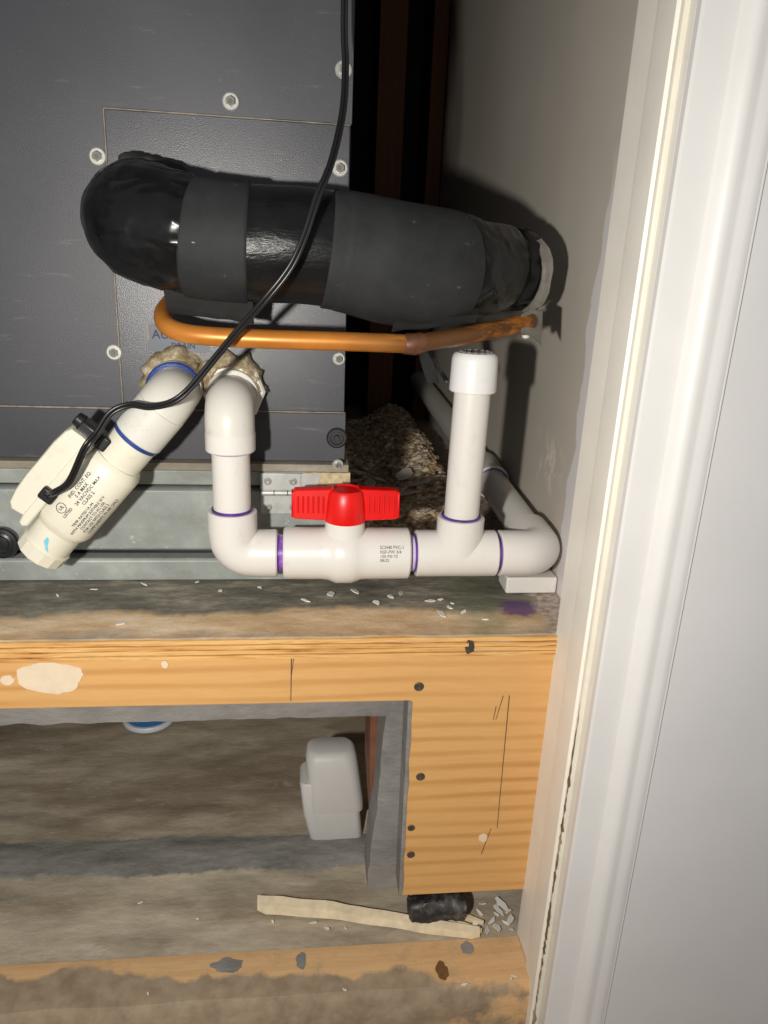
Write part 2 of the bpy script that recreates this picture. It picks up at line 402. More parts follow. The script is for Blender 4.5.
def catmull(pts, n=8):
    P = [Vector(p) for p in pts]; P = [P[0]*2-P[1]]+P+[P[-1]*2-P[-2]]; out = []
    for i in range(1, len(P)-2):
        for k in range(n):
            t = k/n; a, b, c, d = P[i-1], P[i], P[i+1], P[i+2]
            out.append(.5*((2*b)+(c-a)*t+(2*a-5*b+4*c-d)*t*t+(3*b-a-3*c+d)*t**3))
    out.append(P[-2]); return out
def text_mesh(txt, size):
    cu = bpy.data.curves.new('lettering', 'FONT'); cu.body = txt; cu.size = size; cu.resolution_u = 2; cu.offset = size*.014
    o = bpy.data.objects.new('lettering', cu); C.objects.link(o)
    bpy.context.view_layer.update()
    me = bpy.data.meshes.new_from_object(o.evaluated_get(bpy.context.evaluated_depsgraph_get()))
    vs = [v.co.copy() for v in me.vertices]; fs = [tuple(p.vertices) for p in me.polygons]
    bpy.data.objects.remove(o); bpy.data.curves.remove(cu); bpy.data.meshes.remove(me)
    return vs, fs

# ------------------------------------------------------------------ the setting
XW = .1795            # drywall plane on the right
XJ = .160            # door jamb face
FY = .0906           # front of the air handler
struct(obj('floor', MB().box(-.9, 1.2, -1.6, .9, -.33, -.289), 'floorboard'), 'brown dirty floor in front of the platform', 'floor')
struct(obj('wall_right', MB().box(XW, XW+.02, -.048, .66, -.289, 1.0), 'drywall'), 'grey painted drywall beside the pipes with peeling paint edge', 'wall')
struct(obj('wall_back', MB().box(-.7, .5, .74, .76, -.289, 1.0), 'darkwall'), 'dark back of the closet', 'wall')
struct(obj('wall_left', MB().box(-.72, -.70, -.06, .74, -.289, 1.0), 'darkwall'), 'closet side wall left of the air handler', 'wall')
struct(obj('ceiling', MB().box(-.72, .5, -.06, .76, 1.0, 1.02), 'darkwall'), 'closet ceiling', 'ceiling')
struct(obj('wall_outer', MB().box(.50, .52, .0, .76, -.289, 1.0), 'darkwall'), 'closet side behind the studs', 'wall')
# jamb (faces left), its caulk lines, casing and the front wall
jm = obj('door_1', MB().box(XJ, XW-.0002, -.0625, .003, -.289, 1.0), 'jambpaint', bevel=.0012)
struct(jm, 'warm white painted door jamb with caulk lines', 'door jamb')
obj('jamb_stop', MB().prism([(XJ, -.024), (XJ-.0012, -.0245), (XJ-.0016, -.0275), (XJ-.0016, -.0455), (XJ, -.0463)], -.2889, 1.0, 'XY'), 'jambpaint', jm)
cb = MB().tube([(XJ-.0002, -.053, -.289+i*.03) for i in range(43)], [.0021+.0005*noise.noise(Vector((0, 0, i*.7))) for i in range(43)], 10)
obj('caulk_bead', cb, 'caulk', jm)
gv = MB(); zs = [-.289+i*.003 for i in range(92)]
def cw(z): return max(.00012, .0042*(noise.noise(Vector((1, 2, z*55)))*.6+noise.noise(Vector((4, 2, z*210)))*.7+.25)*min(1, (-.012-z)/.06))
for z0, z1 in zip(zs[:-1], zs[1:]):
    c0 = -.0538+.0008*noise.noise(Vector((3, 3, z0*90))); c1 = -.0538+.0008*noise.noise(Vector((3, 3, z1*90))); w0 = cw(z0); w1 = cw(z1)
    gv.add([(XJ-.0024, c0-w0, z0), (XJ-.0024, c0+w0, z0), (XJ-.0024, c1+w1, z1), (XJ-.0024, c1-w1, z1)], [(0, 1, 2, 3)])
obj('caulk_crack', gv, 'crack', jm)
cs = [(.1595, -.0628), (.1595, -.0668), (.1605, -.0684), (.1745, -.0702), (.1754, -.0725), (.1772, -.0752), (.1796, -.0768), (.1822, -.0772), (.1846, -.0767), (.1864, -.0768), (.1892, -.0777), (.1920, -.0776), (.1937, -.0772), (.1937, -.0628)]
trim = obj('trim_1', MB().prism(cs, -.289, 1.0, 'XY'), 'casing', sharp=25)
struct(trim, 'white moulded casing around the door opening', 'trim')
fw = obj('wall_front', MB().box(XW-.0008, 1.2, -.0626, -.049, -.289, 1.0).box(.1938, 1.2, -.0764, -.0626, -.289, 1.0), 'wallpaint')
struct(fw, 'smooth light grey front wall right of the casing', 'wall')
obj('paint_seam', MB().tube([(.1941, -.0762, -.289), (.1941, -.0762, 1.0)], .0011, 10), 'casing', fw)

# ------------------------------------------------------------------ platform
plat = thing('plywood_platform', 'dirty plywood platform top carrying the air handler and drain pipes', 'platform', (0, 0, 0))
dk = MB(); nx = 120
xs = [-.69+i*(XW-.0006+.69)/nx for i in range(nx+1)]
fr = [.0012*noise.noise(Vector((x*30, 2, 0)))+.0008*noise.noise(Vector((x*110, 5, 0))) for x in xs]
vs = []; fs = []
for x, d in zip(xs, fr):
    vs += [(x, d, -.0135), (x, d-.0004, -.001), (x, d+.0012, 0), (x, .735, 0), (x, .735, -.0135)]
for i in range(nx):
    for j in range(4): fs.append((i*5+j, (i+1)*5+j, (i+1)*5+j+1, i*5+j+1))
    fs.append((i*5+4, (i+1)*5+4, (i+1)*5, i*5))
fs += [(4, 3, 2, 1, 0), tuple(nx*5+j for j in range(5))]
dk.add(vs, fs); obj('deck', dk, 'deck', plat, sharp=30)
for i in range(4):   # plies along the front edge
    z1 = -.0002-i*.0034; z0 = z1-.0030; pl = MB(); pv = []; pf = []
    for x in xs: 
        d = -.0016+.0007*noise.noise(Vector((x*45, i*7.3, 1)))-(.0004 if i % 2 else 0); e = .0006*noise.noise(Vector((x*25, i*3.1, 4)))
        pv += [(x, d, z0+e), (x, d, z1+e-.0004), (x, .006, z1+e-.0004), (x, .006, z0+e)]
    for k in range(nx):
        for j in range(4): pf.append((k*4+j, (k+1)*4+j, (k+1)*4+(j+1) % 4, k*4+(j+1) % 4))
    pf += [(3, 2, 1, 0), tuple(nx*4+j for j in range(4))]
    obj('ply', pl.add(pv, pf), 'plyedge', plat)

fb = thing('face_board', 'orange fir face board with a rectangular cut-out under the platform', 'board', (0, 0, -.2))
bx = [(-.69, -.0137), (XJ+.01, -.0137), (XJ+.01, -.2065), (.0705, -.2065), (.0690, -.0465), (-.69, -.0455)]
obj('board', MB().prism(bx, .0002, .0188), 'fir', fb, bevel=.0008)
for x, z, r in ((.074, -.036, .0032), (.079, -.105, .0030), (.075, -.147, .0026), (.076, -.170, .0028)):
    obj('screw_head', MB().lathe((x, .0006, z), (0, -1, 0), [(0, r), (.0008, r), (.0011, r*.8), (.0006, r*.3)], 14), 'nail', fb)
def strip(name, a, b, w, mat, par, y=.0001):
    a = Vector((a[0], y, a[1])); b = Vector((b[0], y, b[1])); d = (b-a).normalized(); n = Vector((d.z, 0, -d.x))*w/2; o = Vector((0, -.0002, 0))
    m = MB(); m.add([a-n, a+n, b+n*.6, b-n*.6, a-n+o, a+n+o, b+n*.6+o, b-n*.6+o], [(0, 1, 2, 3), (7, 6, 5, 4), (0, 4, 5, 1), (1, 5, 6, 2), (2, 6, 7, 3), (3, 7, 4, 0)])
    return obj(name, m, mat, par)
strip('pencil_line', (-.0062, -.0142), (-.0066, -.0445), .0007, 'pencil', fb)
strip('pencil_line', (-.0048, -.0142), (-.0062, -.026), .0004, 'pencil', fb)
strip('pencil_line', (.1335, -.044), (.1352, -.150), .0005, 'pencil', fb)
strip('pencil_line', (.1295, -.044), (.1262, -.062), .0004, 'pencil', fb)
strip('pencil_line', (.1255, -.052), (.1245, -.062), .0004, 'pencil', fb)
strip('pencil_line', (.126, -.172), (.131, -.150), .0004, 'pencil', fb)
def blob(name, cx, cz, rx, rz, mat, par, seed, y=.0001, th=.0005, n=40, rag=.25):
    poly = []
    for i in range(n):
        t = 2*math.pi*i/n; q = 1+rag*noise.noise(Vector((math.cos(t)*1.3+seed, math.sin(t)*1.3, seed)))+rag*.4*noise.noise(Vector((math.cos(t)*4+seed, math.sin(t)*4, seed)))
        poly.append((cx+rx*q*math.cos(t), cz+rz*q*math.sin(t)))
    return obj(name, MB().prism(poly, y, y-th), mat, par)
blob('filler_patch', -.1485, -.0245, .0195, .0105, 'fascia_putty', fb, 3.0)
blob('filler_patch', -.1735, -.026, .004, .003, 'fascia_putty', fb, 5.0)
blob('filler_patch', -.082, -.017, .002, .0025, 'fascia_putty', fb, 8.0)
blob('stain', .104, -.0068, .0028, .0048, 'nail', plat, 9.0, y=-.0018)
blob('filler_patch', .126, -.158, .003, .0035, 'fascia_putty', fb, 11.0)

# grey mastic-sealed frame behind the cut-out
gf = thing('mastic_frame', 'grey mastic-smeared frame lining the cut-out', 'frame', (0, .03, -.25))
def ragged_board(x0, x1, zt, zb, y0, y1, n, seed, amp):
    m = MB(); vs = []; fs = []
    for i in range(n+1):
        x = x0+(x1-x0)*i/n; e = amp*(noise.noise(Vector((x*18, seed, 0)))+.6*noise.noise(Vector((x*70, seed, 2)))); g = .0012*noise.noise(Vector((x*40, seed, 9)))
        vs += [(x, y0+g, zt), (x, y0-.001-g, (zt+zb)/2), (x, y0+g, zb+e), (x, y1, zb+e), (x, y1, zt)]
    for i in range(n):
        for j in range(5): fs.append((i*5+j, (i+1)*5+j, (i+1)*5+(j+1) % 5, i*5+(j+1) % 5))
    fs += [(4, 3, 2, 1, 0), tuple(n*5+j for j in range(5))]
    return m.add(vs, fs)
obj('header', ragged_board(-.69, .074, -.040, -.0705, .0195, .048, 150, 4, .0022), 'mastic', gf, sharp=60)
sd = MB(); vs = []; fs = []; n = 50
for i in range(n+1):
    z = -.045-(.2185-.045)*i/n; e = .0085*(1-min(1, i/n*1.1))**.7+.0016*(noise.noise(Vector((z*25, 3, 1)))+.5*noise.noise(Vector((z*90, 3, 1)))); e2 = .002*noise.noise(Vector((z*40, 8, 1)))
    vs += [(.0488+e, .0200, z), (.0600+e2*.5, .0186, z), (.0722, .0196, z), (.0722, .05, z), (.0488+e, .05, z)]
for i in range(n):
    for j in range(5): fs.append((i*5+j, (i+1)*5+j, (i+1)*5+(j+1) % 5, i*5+(j+1) % 5))
fs += [(4, 3, 2, 1, 0), tuple(n*5+j for j in range(5))]
obj('side_post', sd.add(vs, fs), 'mastic', gf, sharp=60)
lp = MB(); vs = []; fs = []
for i in range(21):   # mastic smeared over the inner cut edge of the face board
    z = -.0466-.159*i/20; e = .0011*noise.noise(Vector((z*60, 7, 7)))
    vs += [(.0682-.0004+.0014*i/20, -.0002, z), (.0702+e+.0014*i/20, -.0006, z), (.0702+e+.0014*i/20, .019, z), (.0682-.0004+.0014*i/20, .0194, z)]
for i in range(20):
    for j in range(4): fs.append((i*4+j, (i+1)*4+j, (i+1)*4+(j+1) % 4, i*4+(j+1) % 4))
fs += [(3, 2, 1, 0), (80, 81, 82, 83)]
obj('edge_smear', lp.add(vs, fs), 'mastic', gf)

# cavity under the platform
cf = MB(); nx_, ny_ = 90, 50; vs = []; fs = []
for j in range(ny_+1):
    for i in range(nx_+1):
        x = -.69+(XJ+.018+.69)*i/nx_; y = -.001+.331*j/ny_
        h = .0016*noise.noise(Vector((x*25, y*60, 1)))+.001*noise.noise(Vector((x*90, y*140, 4)))
        if .072 < y < .115: h += .0025*math.sin(math.pi*(y-.072)/.043)
        vs.append((x, y, -.25+h))
for j in range(ny_):
    for i in range(nx_): a = j*(nx_+1)+i; fs.append((a, a+1, a+nx_+2, a+nx_+1))
cfo = obj('floor_cavity', cf.add(vs, fs), 'cavity'); struct(cfo, 'dirty grey-brown floor inside the return cavity', 'floor')
struct(obj('wall_cavity_back', MB().box(-.69, XW, .33, .345, -.289, -.0136), 'cavity'), 'dirty back wall of the return cavity', 'wall')
struct(obj('wall_cavity_right', MB().box(.0735, .085, .0505, .33, -.256, -.0136), 'cavity'), 'dirty side wall of the return cavity', 'wall')
rs = MB().prism([(.0490, -.0690), (.0560, -.0690), (.0575, -.15), (.0555, -.2150), (.0505, -.15)], .0505, .0900); rs.jitter(.0012, 60)
tag(obj('stud_edge', rs, 'redwood'), 'reddish brown strip of stud behind the grey frame', 'stud')
# bottom plate and threshold
bp = MB(); vs = []; fs = []; n = 100
for i in range(n+1):
    x = -.69+(XJ-.0005+.69)*i/n; e = .0014*noise.noise(Vector((x*22, 3, 0))); q = .0008*noise.noise(Vector((x*50, 9, 0)))
    vs += [(x, -.040+e, -.2885), (x, -.0400+e, -.256), (x, -.036+e, -.2492+q), (x, -.02, -.2478+q), (x, -.0015, -.2485+q), (x, -.0012, -.2885)]
for i in range(n):
    for j in range(6): fs.append((i*6+j, (i+1)*6+j, (i+1)*6+(j+1) % 6, i*6+(j+1) % 6))
fs += [tuple(range(5, -1, -1)), tuple(n*6+j for j in range(6))]
bpo = obj('bottom_plate', bp.add(vs, fs), 'plate', sharp=50); tag(bpo, 'worn wooden bottom plate along the floor, smeared with grime', 'board')
def flat_blob(name, cx, cy, rx, ry, z, mat, par, seed, th=.0005):
    n = 30; poly = []
    for i in range(n):
        t = 2*math.pi*i/n; q = 1+.3*noise.noise(Vector((math.cos(t)*1.5+seed, math.sin(t)*1.5, seed)))+.15*noise.noise(Vector((math.cos(t)*5+seed, math.sin(t)*5, seed)))
        poly.append((cx+rx*q*math.cos(t), cy+ry*q*math.sin(t)))
    return obj(name, MB().prism(poly, z, z+th, 'XY'), mat, par)
flat_blob('knot', .0985, -.026, .0042, .0070, -.2479, 'brownknot', bpo, 2.2)
flat_blob('mastic_spot', .0010, -.012, .0035, .0060, -.2479, 'mastic', bpo, 4.2)
flat_blob('mastic_spot', -.050, -.012, .0110, .0055, -.2481, 'mastic', bpo, 6.2)
flat_blob('mastic_spot', .120, -.0095, .0050, .0050, -.2479, 'mastic', bpo, 7.2)

# ------------------------------------------------------------------ dark studs behind the air handler
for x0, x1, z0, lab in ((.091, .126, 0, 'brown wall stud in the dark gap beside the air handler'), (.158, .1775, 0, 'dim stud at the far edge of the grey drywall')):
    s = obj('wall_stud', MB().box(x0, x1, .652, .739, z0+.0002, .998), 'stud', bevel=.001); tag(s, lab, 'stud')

# ------------------------------------------------------------------ air handler cabinet
fu = thing('air_handler', 'black sheet-steel air handler cabinet with screws and seams', 'air handler', (-.25, .3, .086))
obj('body', MB().box(-.65, .0275, FY+.0014, .56, .0862, .97), 'cabinet', fu, bevel=.001)
up_ = [(-.65, .1206), (-.1170, .1206), (-.1158, .2952), (.0280, .2942), (.0280, .97), (-.65, .97)]
obj('front_panel', MB().prism(up_, FY, FY+.0014), 'cabinet', fu, bevel=.0003, seg=1)
obj('access_panel', MB().prism([(-.1162, .1206), (.0275, .1206), (.0268, .2934), (-.1150, .2944)], FY-.0006, FY+.0014), 'cabinetgloss', fu, bevel=.0004, seg=1)
obj('lower_panel', MB().box(-.65, .0285, FY-.0002, FY+.0014, .0862, .1194), 'cabinet', fu, bevel=.0003, seg=1)
MAT['seam'] = plain('dusty_seam', srgb(150, 140, 124), .7, 0, .35, 120)
def bead(pts, r=.0005):
    P = []
    for a, b in zip(pts[:-1], pts[1:]):
        for k in range(12): P.append(Vector(a).lerp(Vector(b), k/12))
    P.append(Vector(pts[-1])); 
    rr = [r*(1+.8*noise.noise(p*120)) for p in P]
    obj('seam_bead', MB().tube(P, rr, 6), 'seam', fu)
bead([(-.1154, FY-.0003, .2948), (.0270, FY-.0003, .2938)], .00045)
bead([(-.1166, FY-.0003, .1206), (-.1154, FY-.0003, .2948)], .0005)
bead([(-.65, FY-.0002, .1200), (.0282, FY-.0002, .1200)], .0006)
def screw(x, z, r, par, y=FY-.0004, nm='screw'):
    s = obj(nm, MB().lathe((x, y, z), (0, -1, 0), [(0, r), (.0006, r), (.0011, r*.86), (.0011, r*.64), (.0008, r*.60)], 20), 'screw', par)
    hx = MB().lathe((x, y-.0008, z), (0, -1, 0), [(0, r*.55), (.0026, r*.55), (.0032, r*.42), (.0026, r*.28), (.0020, r*.1)], 6)
    obj('hex_head', hx, 'screw', s, sharp=20)
    obj('head_recess', MB().lathe((x, y-.0008-.0024, z), (0, -1, 0), [(0, r*.3), (.0005, r*.24)], 10), 'screwdark', s)
for x, z in ((-.043, .3022), (.0222, .3225), (.0212, .2700), (-.1205, .2690), (-.1195, .1560), (.0230, .1560)):
    screw(x, z, .0050 if z != .1560 or x < 0 else .0042, fu)
gm = obj('rubber_plug', MB().lathe((.0228, FY-.0002, .1030), (0, -1, 0), [(0, .0070), (.0016, .0070), (.0026, .0060), (.0026, .0046), (.0014, .0042), (.0014, .0022), (.0030, .0018), (.0030, .0005)], 24), 'rubber', fu)
# faded sticker with drain lettering
stk = obj('sticker', MB().box(-.0985, -.060, FY-.0008, FY-.0005, .1575, .1745), 'paleblue', fu)
obj('sticker_edge', MB().box(-.0985, -.0970, FY-.0012, FY-.0006, .1640, .1745), 'silver', stk)
def flat_text(txt, size, x, z, y, mat, par):
    vs, fs = text_mesh(txt, size)
    m = MB().add([(x+v.x, y, z+v.y) for v in vs], fs); return obj('lettering', m, mat, par)
flat_text('AUXILIARY', .0078, -.0955, .1655, FY-.0010, 'blueink', stk)
flat_text('DRAIN', .0050, -.0840, .1598, FY-.0010, 'blueink', stk)
fs_ = obj('scratch_bead', MB().tube([(-.090, FY-.0006, .1572), (-.066, FY-.0006, .1570)], .0005, 6), 'seam', fu)

# ------------------------------------------------------------------ galvanized filter rack under it
rk = thing('filter_rack', 'galvanized steel filter rack under the black air handler', 'filter rack', (-.25, .3, 0))
RX = .031
obj('top_lip', MB().prism([(FY-.0075, .0805), (FY-.0080, .0858), (.55, .0858), (.55, .0800), (FY-.0020, .0800)], -.65, RX, 'YZ'), 'dustygalv', rk, bevel=.0006)
obj('upper_rail', MB().prism([(FY-.0042, .0695), (FY-.0050, .0798), (.5, .0798), (.5, .0695)], -.65, RX-.001, 'YZ'), 'galv', rk, bevel=.0008)
obj('filter_door', MB().prism([(FY-.0015, .0212), (FY-.0034, .0230), (FY-.0034, .0648), (FY-.0010, .0662), (FY+.006, .0662), (FY+.006, .0212)], -.65, RX-.002, 'YZ'), 'galv', rk, bevel=.0006)
obj('rack_body', MB().box(-.65, RX-.003, FY+.0062, .5, .0002, .0694), 'blackplastic', rk)
obj('bottom_flange', MB().prism([(FY-.0065, .0004), (FY-.0068, .0150), (FY-.0050, .0164), (FY+.0060, .0164), (FY+.0060, .0004)], -.65, RX, 'YZ'), 'galv', rk, bevel=.0008)
fo = MB(); vs = []; fs = []
for i in range(17):
    x = .000+.0322*i/16; e = .0012*noise.noise(Vector((x*200, 1, 1))); e2 = .0014*noise.noise(Vector((x*180, 5, 1)))
    vs += [(x, FY-.0072+e, .0668+e2), (x, FY-.0080+e, .0740), (x, FY-.0074+e, .0800), (x, FY-.003, .0802), (x, FY-.003, .0668+e2)]
for i in range(16):
    for j in range(5): fs.append((i*5+j, (i+1)*5+j, (i+1)*5+(j+1) % 5, i*5+(j+1) % 5))
fs += [(4, 3, 2, 1, 0), tuple(80+j for j in range(5))]
obj('foam_gasket', fo.add(vs, fs), 'foamtan', rk)
screw(.0235, .0862, .0038, rk, FY-.0082)
hg = obj('hinge', MB().box(-.0285, -.0010, FY-.0082, FY-.0068, .0675, .0795), 'zinc', rk, bevel=.0005)
obj('lower_leaf', MB().box(-.0285, -.0010, FY-.0052, FY-.0036, .0495, .0640), 'zinc', hg, bevel=.0005)
obj('hinge_tab', MB().prism([(-.0010, .0672), (.0085, .0672), (.0125, .0795), (-.0010, .0795)], FY-.0084, FY-.0076), 'zinc', hg)
for i in range(3):
    a = -.0285+.0092*i
    obj('knuckle', MB().tube([(a+.0003, FY-.0078, .0656), (a+.0089, FY-.0078, .0656)], .0021, 12), 'zinc', hg)
for x, z, y in ((-.0235, .0740, .0082), (-.0065, .0740, .0082), (-.0235, .0545, .0052), (-.0065, .0545, .0052)):
    r_ = obj('rivet', MB().lathe((x, FY-y+.0001, z), (0, -1, 0), [(0, .0027), (.0006, .0026), (.0012, .0016), (.0008, .0009), (.0004, .0003)], 14), 'screw', hg)
kb = obj('door_knob', MB().lathe((-.2000, FY-.0030, .0290), (0, -1, 0), [(0, .0100), (.006, .0112), (.0075, .0105), (.0080, .0085), (.0072, .0075), (.0078, .0060), (.0066, .0045), (.0072, .0020)], 26), 'blackplastic', rk)

# ------------------------------------------------------------------ white PVC condensate drain line
PY = .051; PZ = .0345; DX = -.0445
dr = thing('pvc_drain_line', 'white pvc drain line with red ball valve, tee and capped standpipe', 'pipe', (0, PY, 0))
RF, RP = .0156, .0118
def socket(p0, p1, par, mat='pvc', r=RF, nm='socket'):
    p0 = Vector(p0); p1 = Vector(p1); L = (p1-p0).length; e = .0009
    m = MB().lathe(p0, p1-p0, [(0, r*.96), (0, r), (L-e, r), (L, r-e), (L, RP+.0003), (L-.002, RP+.0002)], 32)
    return obj(nm, m, mat, par)
def ring(p, ax, par, mat='purple', r=RP+.0009, w=.0016):
    p = Vector(p); ax = Vector(ax).normalized()
    m = MB().lathe(p-ax*w/2, ax, [(0, r-.0008), (.0003, r), (w-.0003, r), (w, r-.0008)], 32, cap=False)
    return obj('primer_ring', m, mat, par)
# top elbow out of the cabinet
path = fillet([(DX-.0005, FY+.004, .1310), (DX-.0003, PY+.001, .1310), (DX, PY, .1080)], .0130, 12)
el = obj('elbow', MB().tube(path, RF*.97, 32), 'pvcold', dr)
obj('collar', MB().tube([(DX-.0005, FY-.0005, .1330), (DX-.0005, FY-.0150, .1325)], [.0168, .0166], 32), 'pvcold', el, bevel=.0006)
socket((DX, PY, .1145), (DX, PY, .1030), el, 'pvc', RF*.985, 'socket')
nt = MB().lathe((DX-.0002, FY-.0003, .1345), (0, -1, 0), [(0, .0205), (.0095, .0205), (.0110, .0190)], 8); obj('locknut', nt, 'pvcold', el, sharp=20)
obj('pipe', MB().tube([(DX, PY, .108), (DX, PY, .056)], RP, 32), 'pvc', dr)
ring((DX, PY, .1026), (0, 0, 1), dr, w=.0012)
# lower elbow
el2 = obj('elbow', MB().tube(fillet([(DX, PY, .0600), (DX, PY, PZ), (-.0190, PY, PZ)], .0125, 12), RF*.98, 32), 'pvc', dr)
socket((DX, PY, .0500), (DX, PY, .0640), el2); socket((-.0300, PY, PZ), (-.0160, PY, PZ), el2)
ring((DX, PY, .0646), (0, 0, 1), dr, w=.0022, r=RP+.0012)
obj('pipe', MB().tube([(-.0240, PY, PZ), (-.0080, PY, PZ)], RP+.0004, 28), 'purplewet', dr)
ring((-.0153, PY, PZ), (1, 0, 0), dr, w=.0014)
# ball valve
vx0, vx1, vc = -.0122, .0702, .0275
va = obj('valve_body', MB().lathe((vx0, PY, PZ), (1, 0, 0), [(0, RP+.0004), (0, .0160), (.0010, .0170), (.0240, .0172), (.0290, .0176), (.0320, .0188), (.0345, .0198), (.0440, .0198), (.0470, .0188), (.0500, .0176), (.0550, .0172), (.0814, .0170), (.0824, .0160), (.0824, RP+.0004)], 40, cap=False), 'pvc', dr, sharp=40)
obj('stem', MB().lathe((vc, PY-.001, PZ), (0, 0, 1), [(0, .0135), (.020, .0130), (.0235, .0128), (.0245, .0120)], 32), 'pvc', va)
hd = MB()
hd.lathe((vc, PY-.001, .0585), (0, 0, 1), [(0, .0118), (0, .0136), (.0030, .0140), (.0120, .0132), (.0195, .0120), (.0210, .0108), (.0212, .0086), (.0204, .0080), (.0204, .0010)], 36)
hnd = obj('handle', hd, 'red', va, sharp=45)
for s in (-1, 1):
    w = MB(); vs = []; fs = []; n = 12
    for i in range(n+1):
        t = i/n; x = vc+s*(.008+.0265*t); top = .0803-.0012*t-(.0018 if i == n else 0); bot = .0592+.0010*t+(.0012 if i == n else 0); th = .0062-.0012*t-(.0012 if i == n else 0)
        vs += [(x, PY-.001-th, bot), (x, PY-.001-th*.75, top), (x, PY-.001+th*.75, top), (x, PY-.001+th, bot)]
    for i in range(n):
        for j in range(4): fs.append((i*4+j, (i+1)*4+j, (i+1)*4+(j+1) % 4, i*4+(j+1) % 4))
    fs += [(3, 2, 1, 0), tuple(n*4+j for j in range(4))]
    obj('wing', w.add(vs, fs), 'red', hnd, bevel=.0010)
for s in (-1, 1):
    for i in range(6):
        x = vc+s*(.0145+.0032*i)
        obj('grip_rib', MB().tube([(x, PY-.001-.0059+.00014*i, .0645), (x, PY-.001-.0052+.00014*i, .0755)], .0007, 8), 'red', hnd)
def cyl_text(lines, x0, ztop, lh, size, r, mat, par):
    m = MB()
    for i, l in enumerate(lines):
        vs, fs = text_mesh(l, size)
        out = []
        for v in vs:
            zz = ztop-i*lh+v.y-PZ; a = math.asin(max(-1, min(1, zz/r))); out.append((x0+v.x, PY-(r+.0001)*math.cos(a), PZ+(r+.0001)*math.sin(a)))
        m.add(out, fs)
    return obj('lettering', m, mat, par)
cyl_text(['SCH40 PVC-1', 'NSF-PW 3/4', '150 PSI 73', '08:22'], .0495, .0432, .0026, .0027, .0172, 'greyink', va)
obj('pipe', MB().tube([(.066, PY, PZ), (.080, PY, PZ)], RP+.0003, 28), 'palepurple', dr)
ring((.0706, PY, PZ), (1, 0, 0), dr, w=.0014); ring((.0742, PY, PZ), (1, 0, 0), dr, w=.0016)
# tee with the standpipe
TX = .1040
te = obj('tee', MB().lathe((.0748, PY, PZ), (1, 0, 0), [(0, RP+.0003), (0, RF-.0008), (.0008, RF), (.0500, RF), (.0535, RF), (.0542, RF-.0008), (.0542, RP+.0003)], 36, cap=False), 'pvc', dr, sharp=40)
obj('branch', MB().lathe((TX, PY, PZ), (0, 0, 1), [(0, RF), (.0255, RF), (.0262, RF-.0008), (.0262, RP+.0002), (.024, RP)], 32, cap=False), 'pvc', te, sharp=40)
ring((TX, PY, PZ+.0267), (0, 0, 1), dr, w=.0018, r=RP+.0012)
obj('standpipe', MB().tube([(TX, PY, .050), (TX+.0012, PY, .160)], RP-.0003, 32), 'pvc', dr)
cp = obj('cap', MB().lathe((TX+.0010, PY, .1435), (0, 0, 1), [(0, RP), (0, .0142), (.0007, .0147), (.0060, .0146), (.0195, .0143), (.0222, .0136), (.0238, .0120), (.0242, .0096), (.0242, .0005)], 36), 'capwhite', dr)
gtxt = MB()
for i in range(14):   # raised lettering round the cap's top
    t = 2*math.pi*i/14; q = .0092
    gtxt.box(TX+.001+q*math.cos(t)-.0010, TX+.001+q*math.cos(t)+.0010, PY+q*math.sin(t)-.0007, PY+q*math.sin(t)+.0007, .1676, .1683)
obj('raised_marks', gtxt, 'greyink', cp)
ring((.1302, PY, PZ), (1, 0, 0), dr, w=.0026, r=RP+.0012)
obj('pipe', MB().tube([(.122, PY, PZ), (.136, PY, PZ)], RP+.0003, 28), 'purplewet', dr)
# elbow to the run along the wall
RXp = .1618
el3 = obj('elbow', MB().tube(fillet([(.1318, PY, PZ), (RXp, PY, PZ), (RXp, .085, PZ+.0012)], .0130, 14), RF*.99, 36), 'pvc', dr)
socket((.1480, PY, PZ), (.1314, PY, PZ), el3)
obj('pipe', MB().tube([(RXp, .080, PZ+.001), (RXp+.001, .210, PZ+.006)], RP+.0004, 32), 'pvc', dr)
ring((RXp+.001, .1965, PZ+.0055), (0, 1, .03), dr, w=.003, r=RP+.0014)
obj('coupling', MB().tube([(RXp+.001, .198, PZ+.0055), (RXp+.001, .240, PZ+.0075)], RF*.97, 28), 'pvcold', dr, bevel=.0008)
obj('pipe', MB().tube([(RXp+.001, .236, PZ+.0075), (RXp+.001, .645, PZ+.022)], RP+.0002, 28), 'pvcold', dr)
tag(obj('plastic_shim', MB().box(.1420, .1785, .0590, .0800, .0003, .0125), 'pvc', bevel=.0012, loc=(.15, .064, 0)), 'white plastic block propping the drain elbow by the wall', 'block')

# dried putty around the two drain ports
def putty(cx, cz, R, seed, par):
    m = MB(); seg = 40; pr = [(.0005, 1.18), (-.004, 1.22), (-.010, 1.05), (-.013, .86), (-.010, .72), (-.002, .66)]
    for h, q in pr:
        for j in range(seg):
            t = 2*math.pi*j/seg; k = 1+.26*noise.noise(Vector((math.cos(t)*2.2+seed, math.sin(t)*2.2, h*90)))+.20*noise.noise(Vector((math.cos(t)*7+seed, math.sin(t)*7, h*200)))
            up_b = 1.0 if math.sin(t) > -.2 else .86
            m.v.append(Vector((cx+R*q*k*up_b*math.cos(t), FY-.0006+h*(1 if math.sin(t) > -.3 else .6), cz+R*q*k*up_b*math.sin(t))))
    for i in range(len(pr)-1):
        for j in range(seg): j2 = (j+1) % seg; m.f.append((i*seg+j, i*seg+j2, (i+1)*seg+j2, (i+1)*seg+j))
    return obj('putty_seal', m, 'putty', par, sharp=70)
putty(DX-.001, .1375, .0168, 2.0, dr)

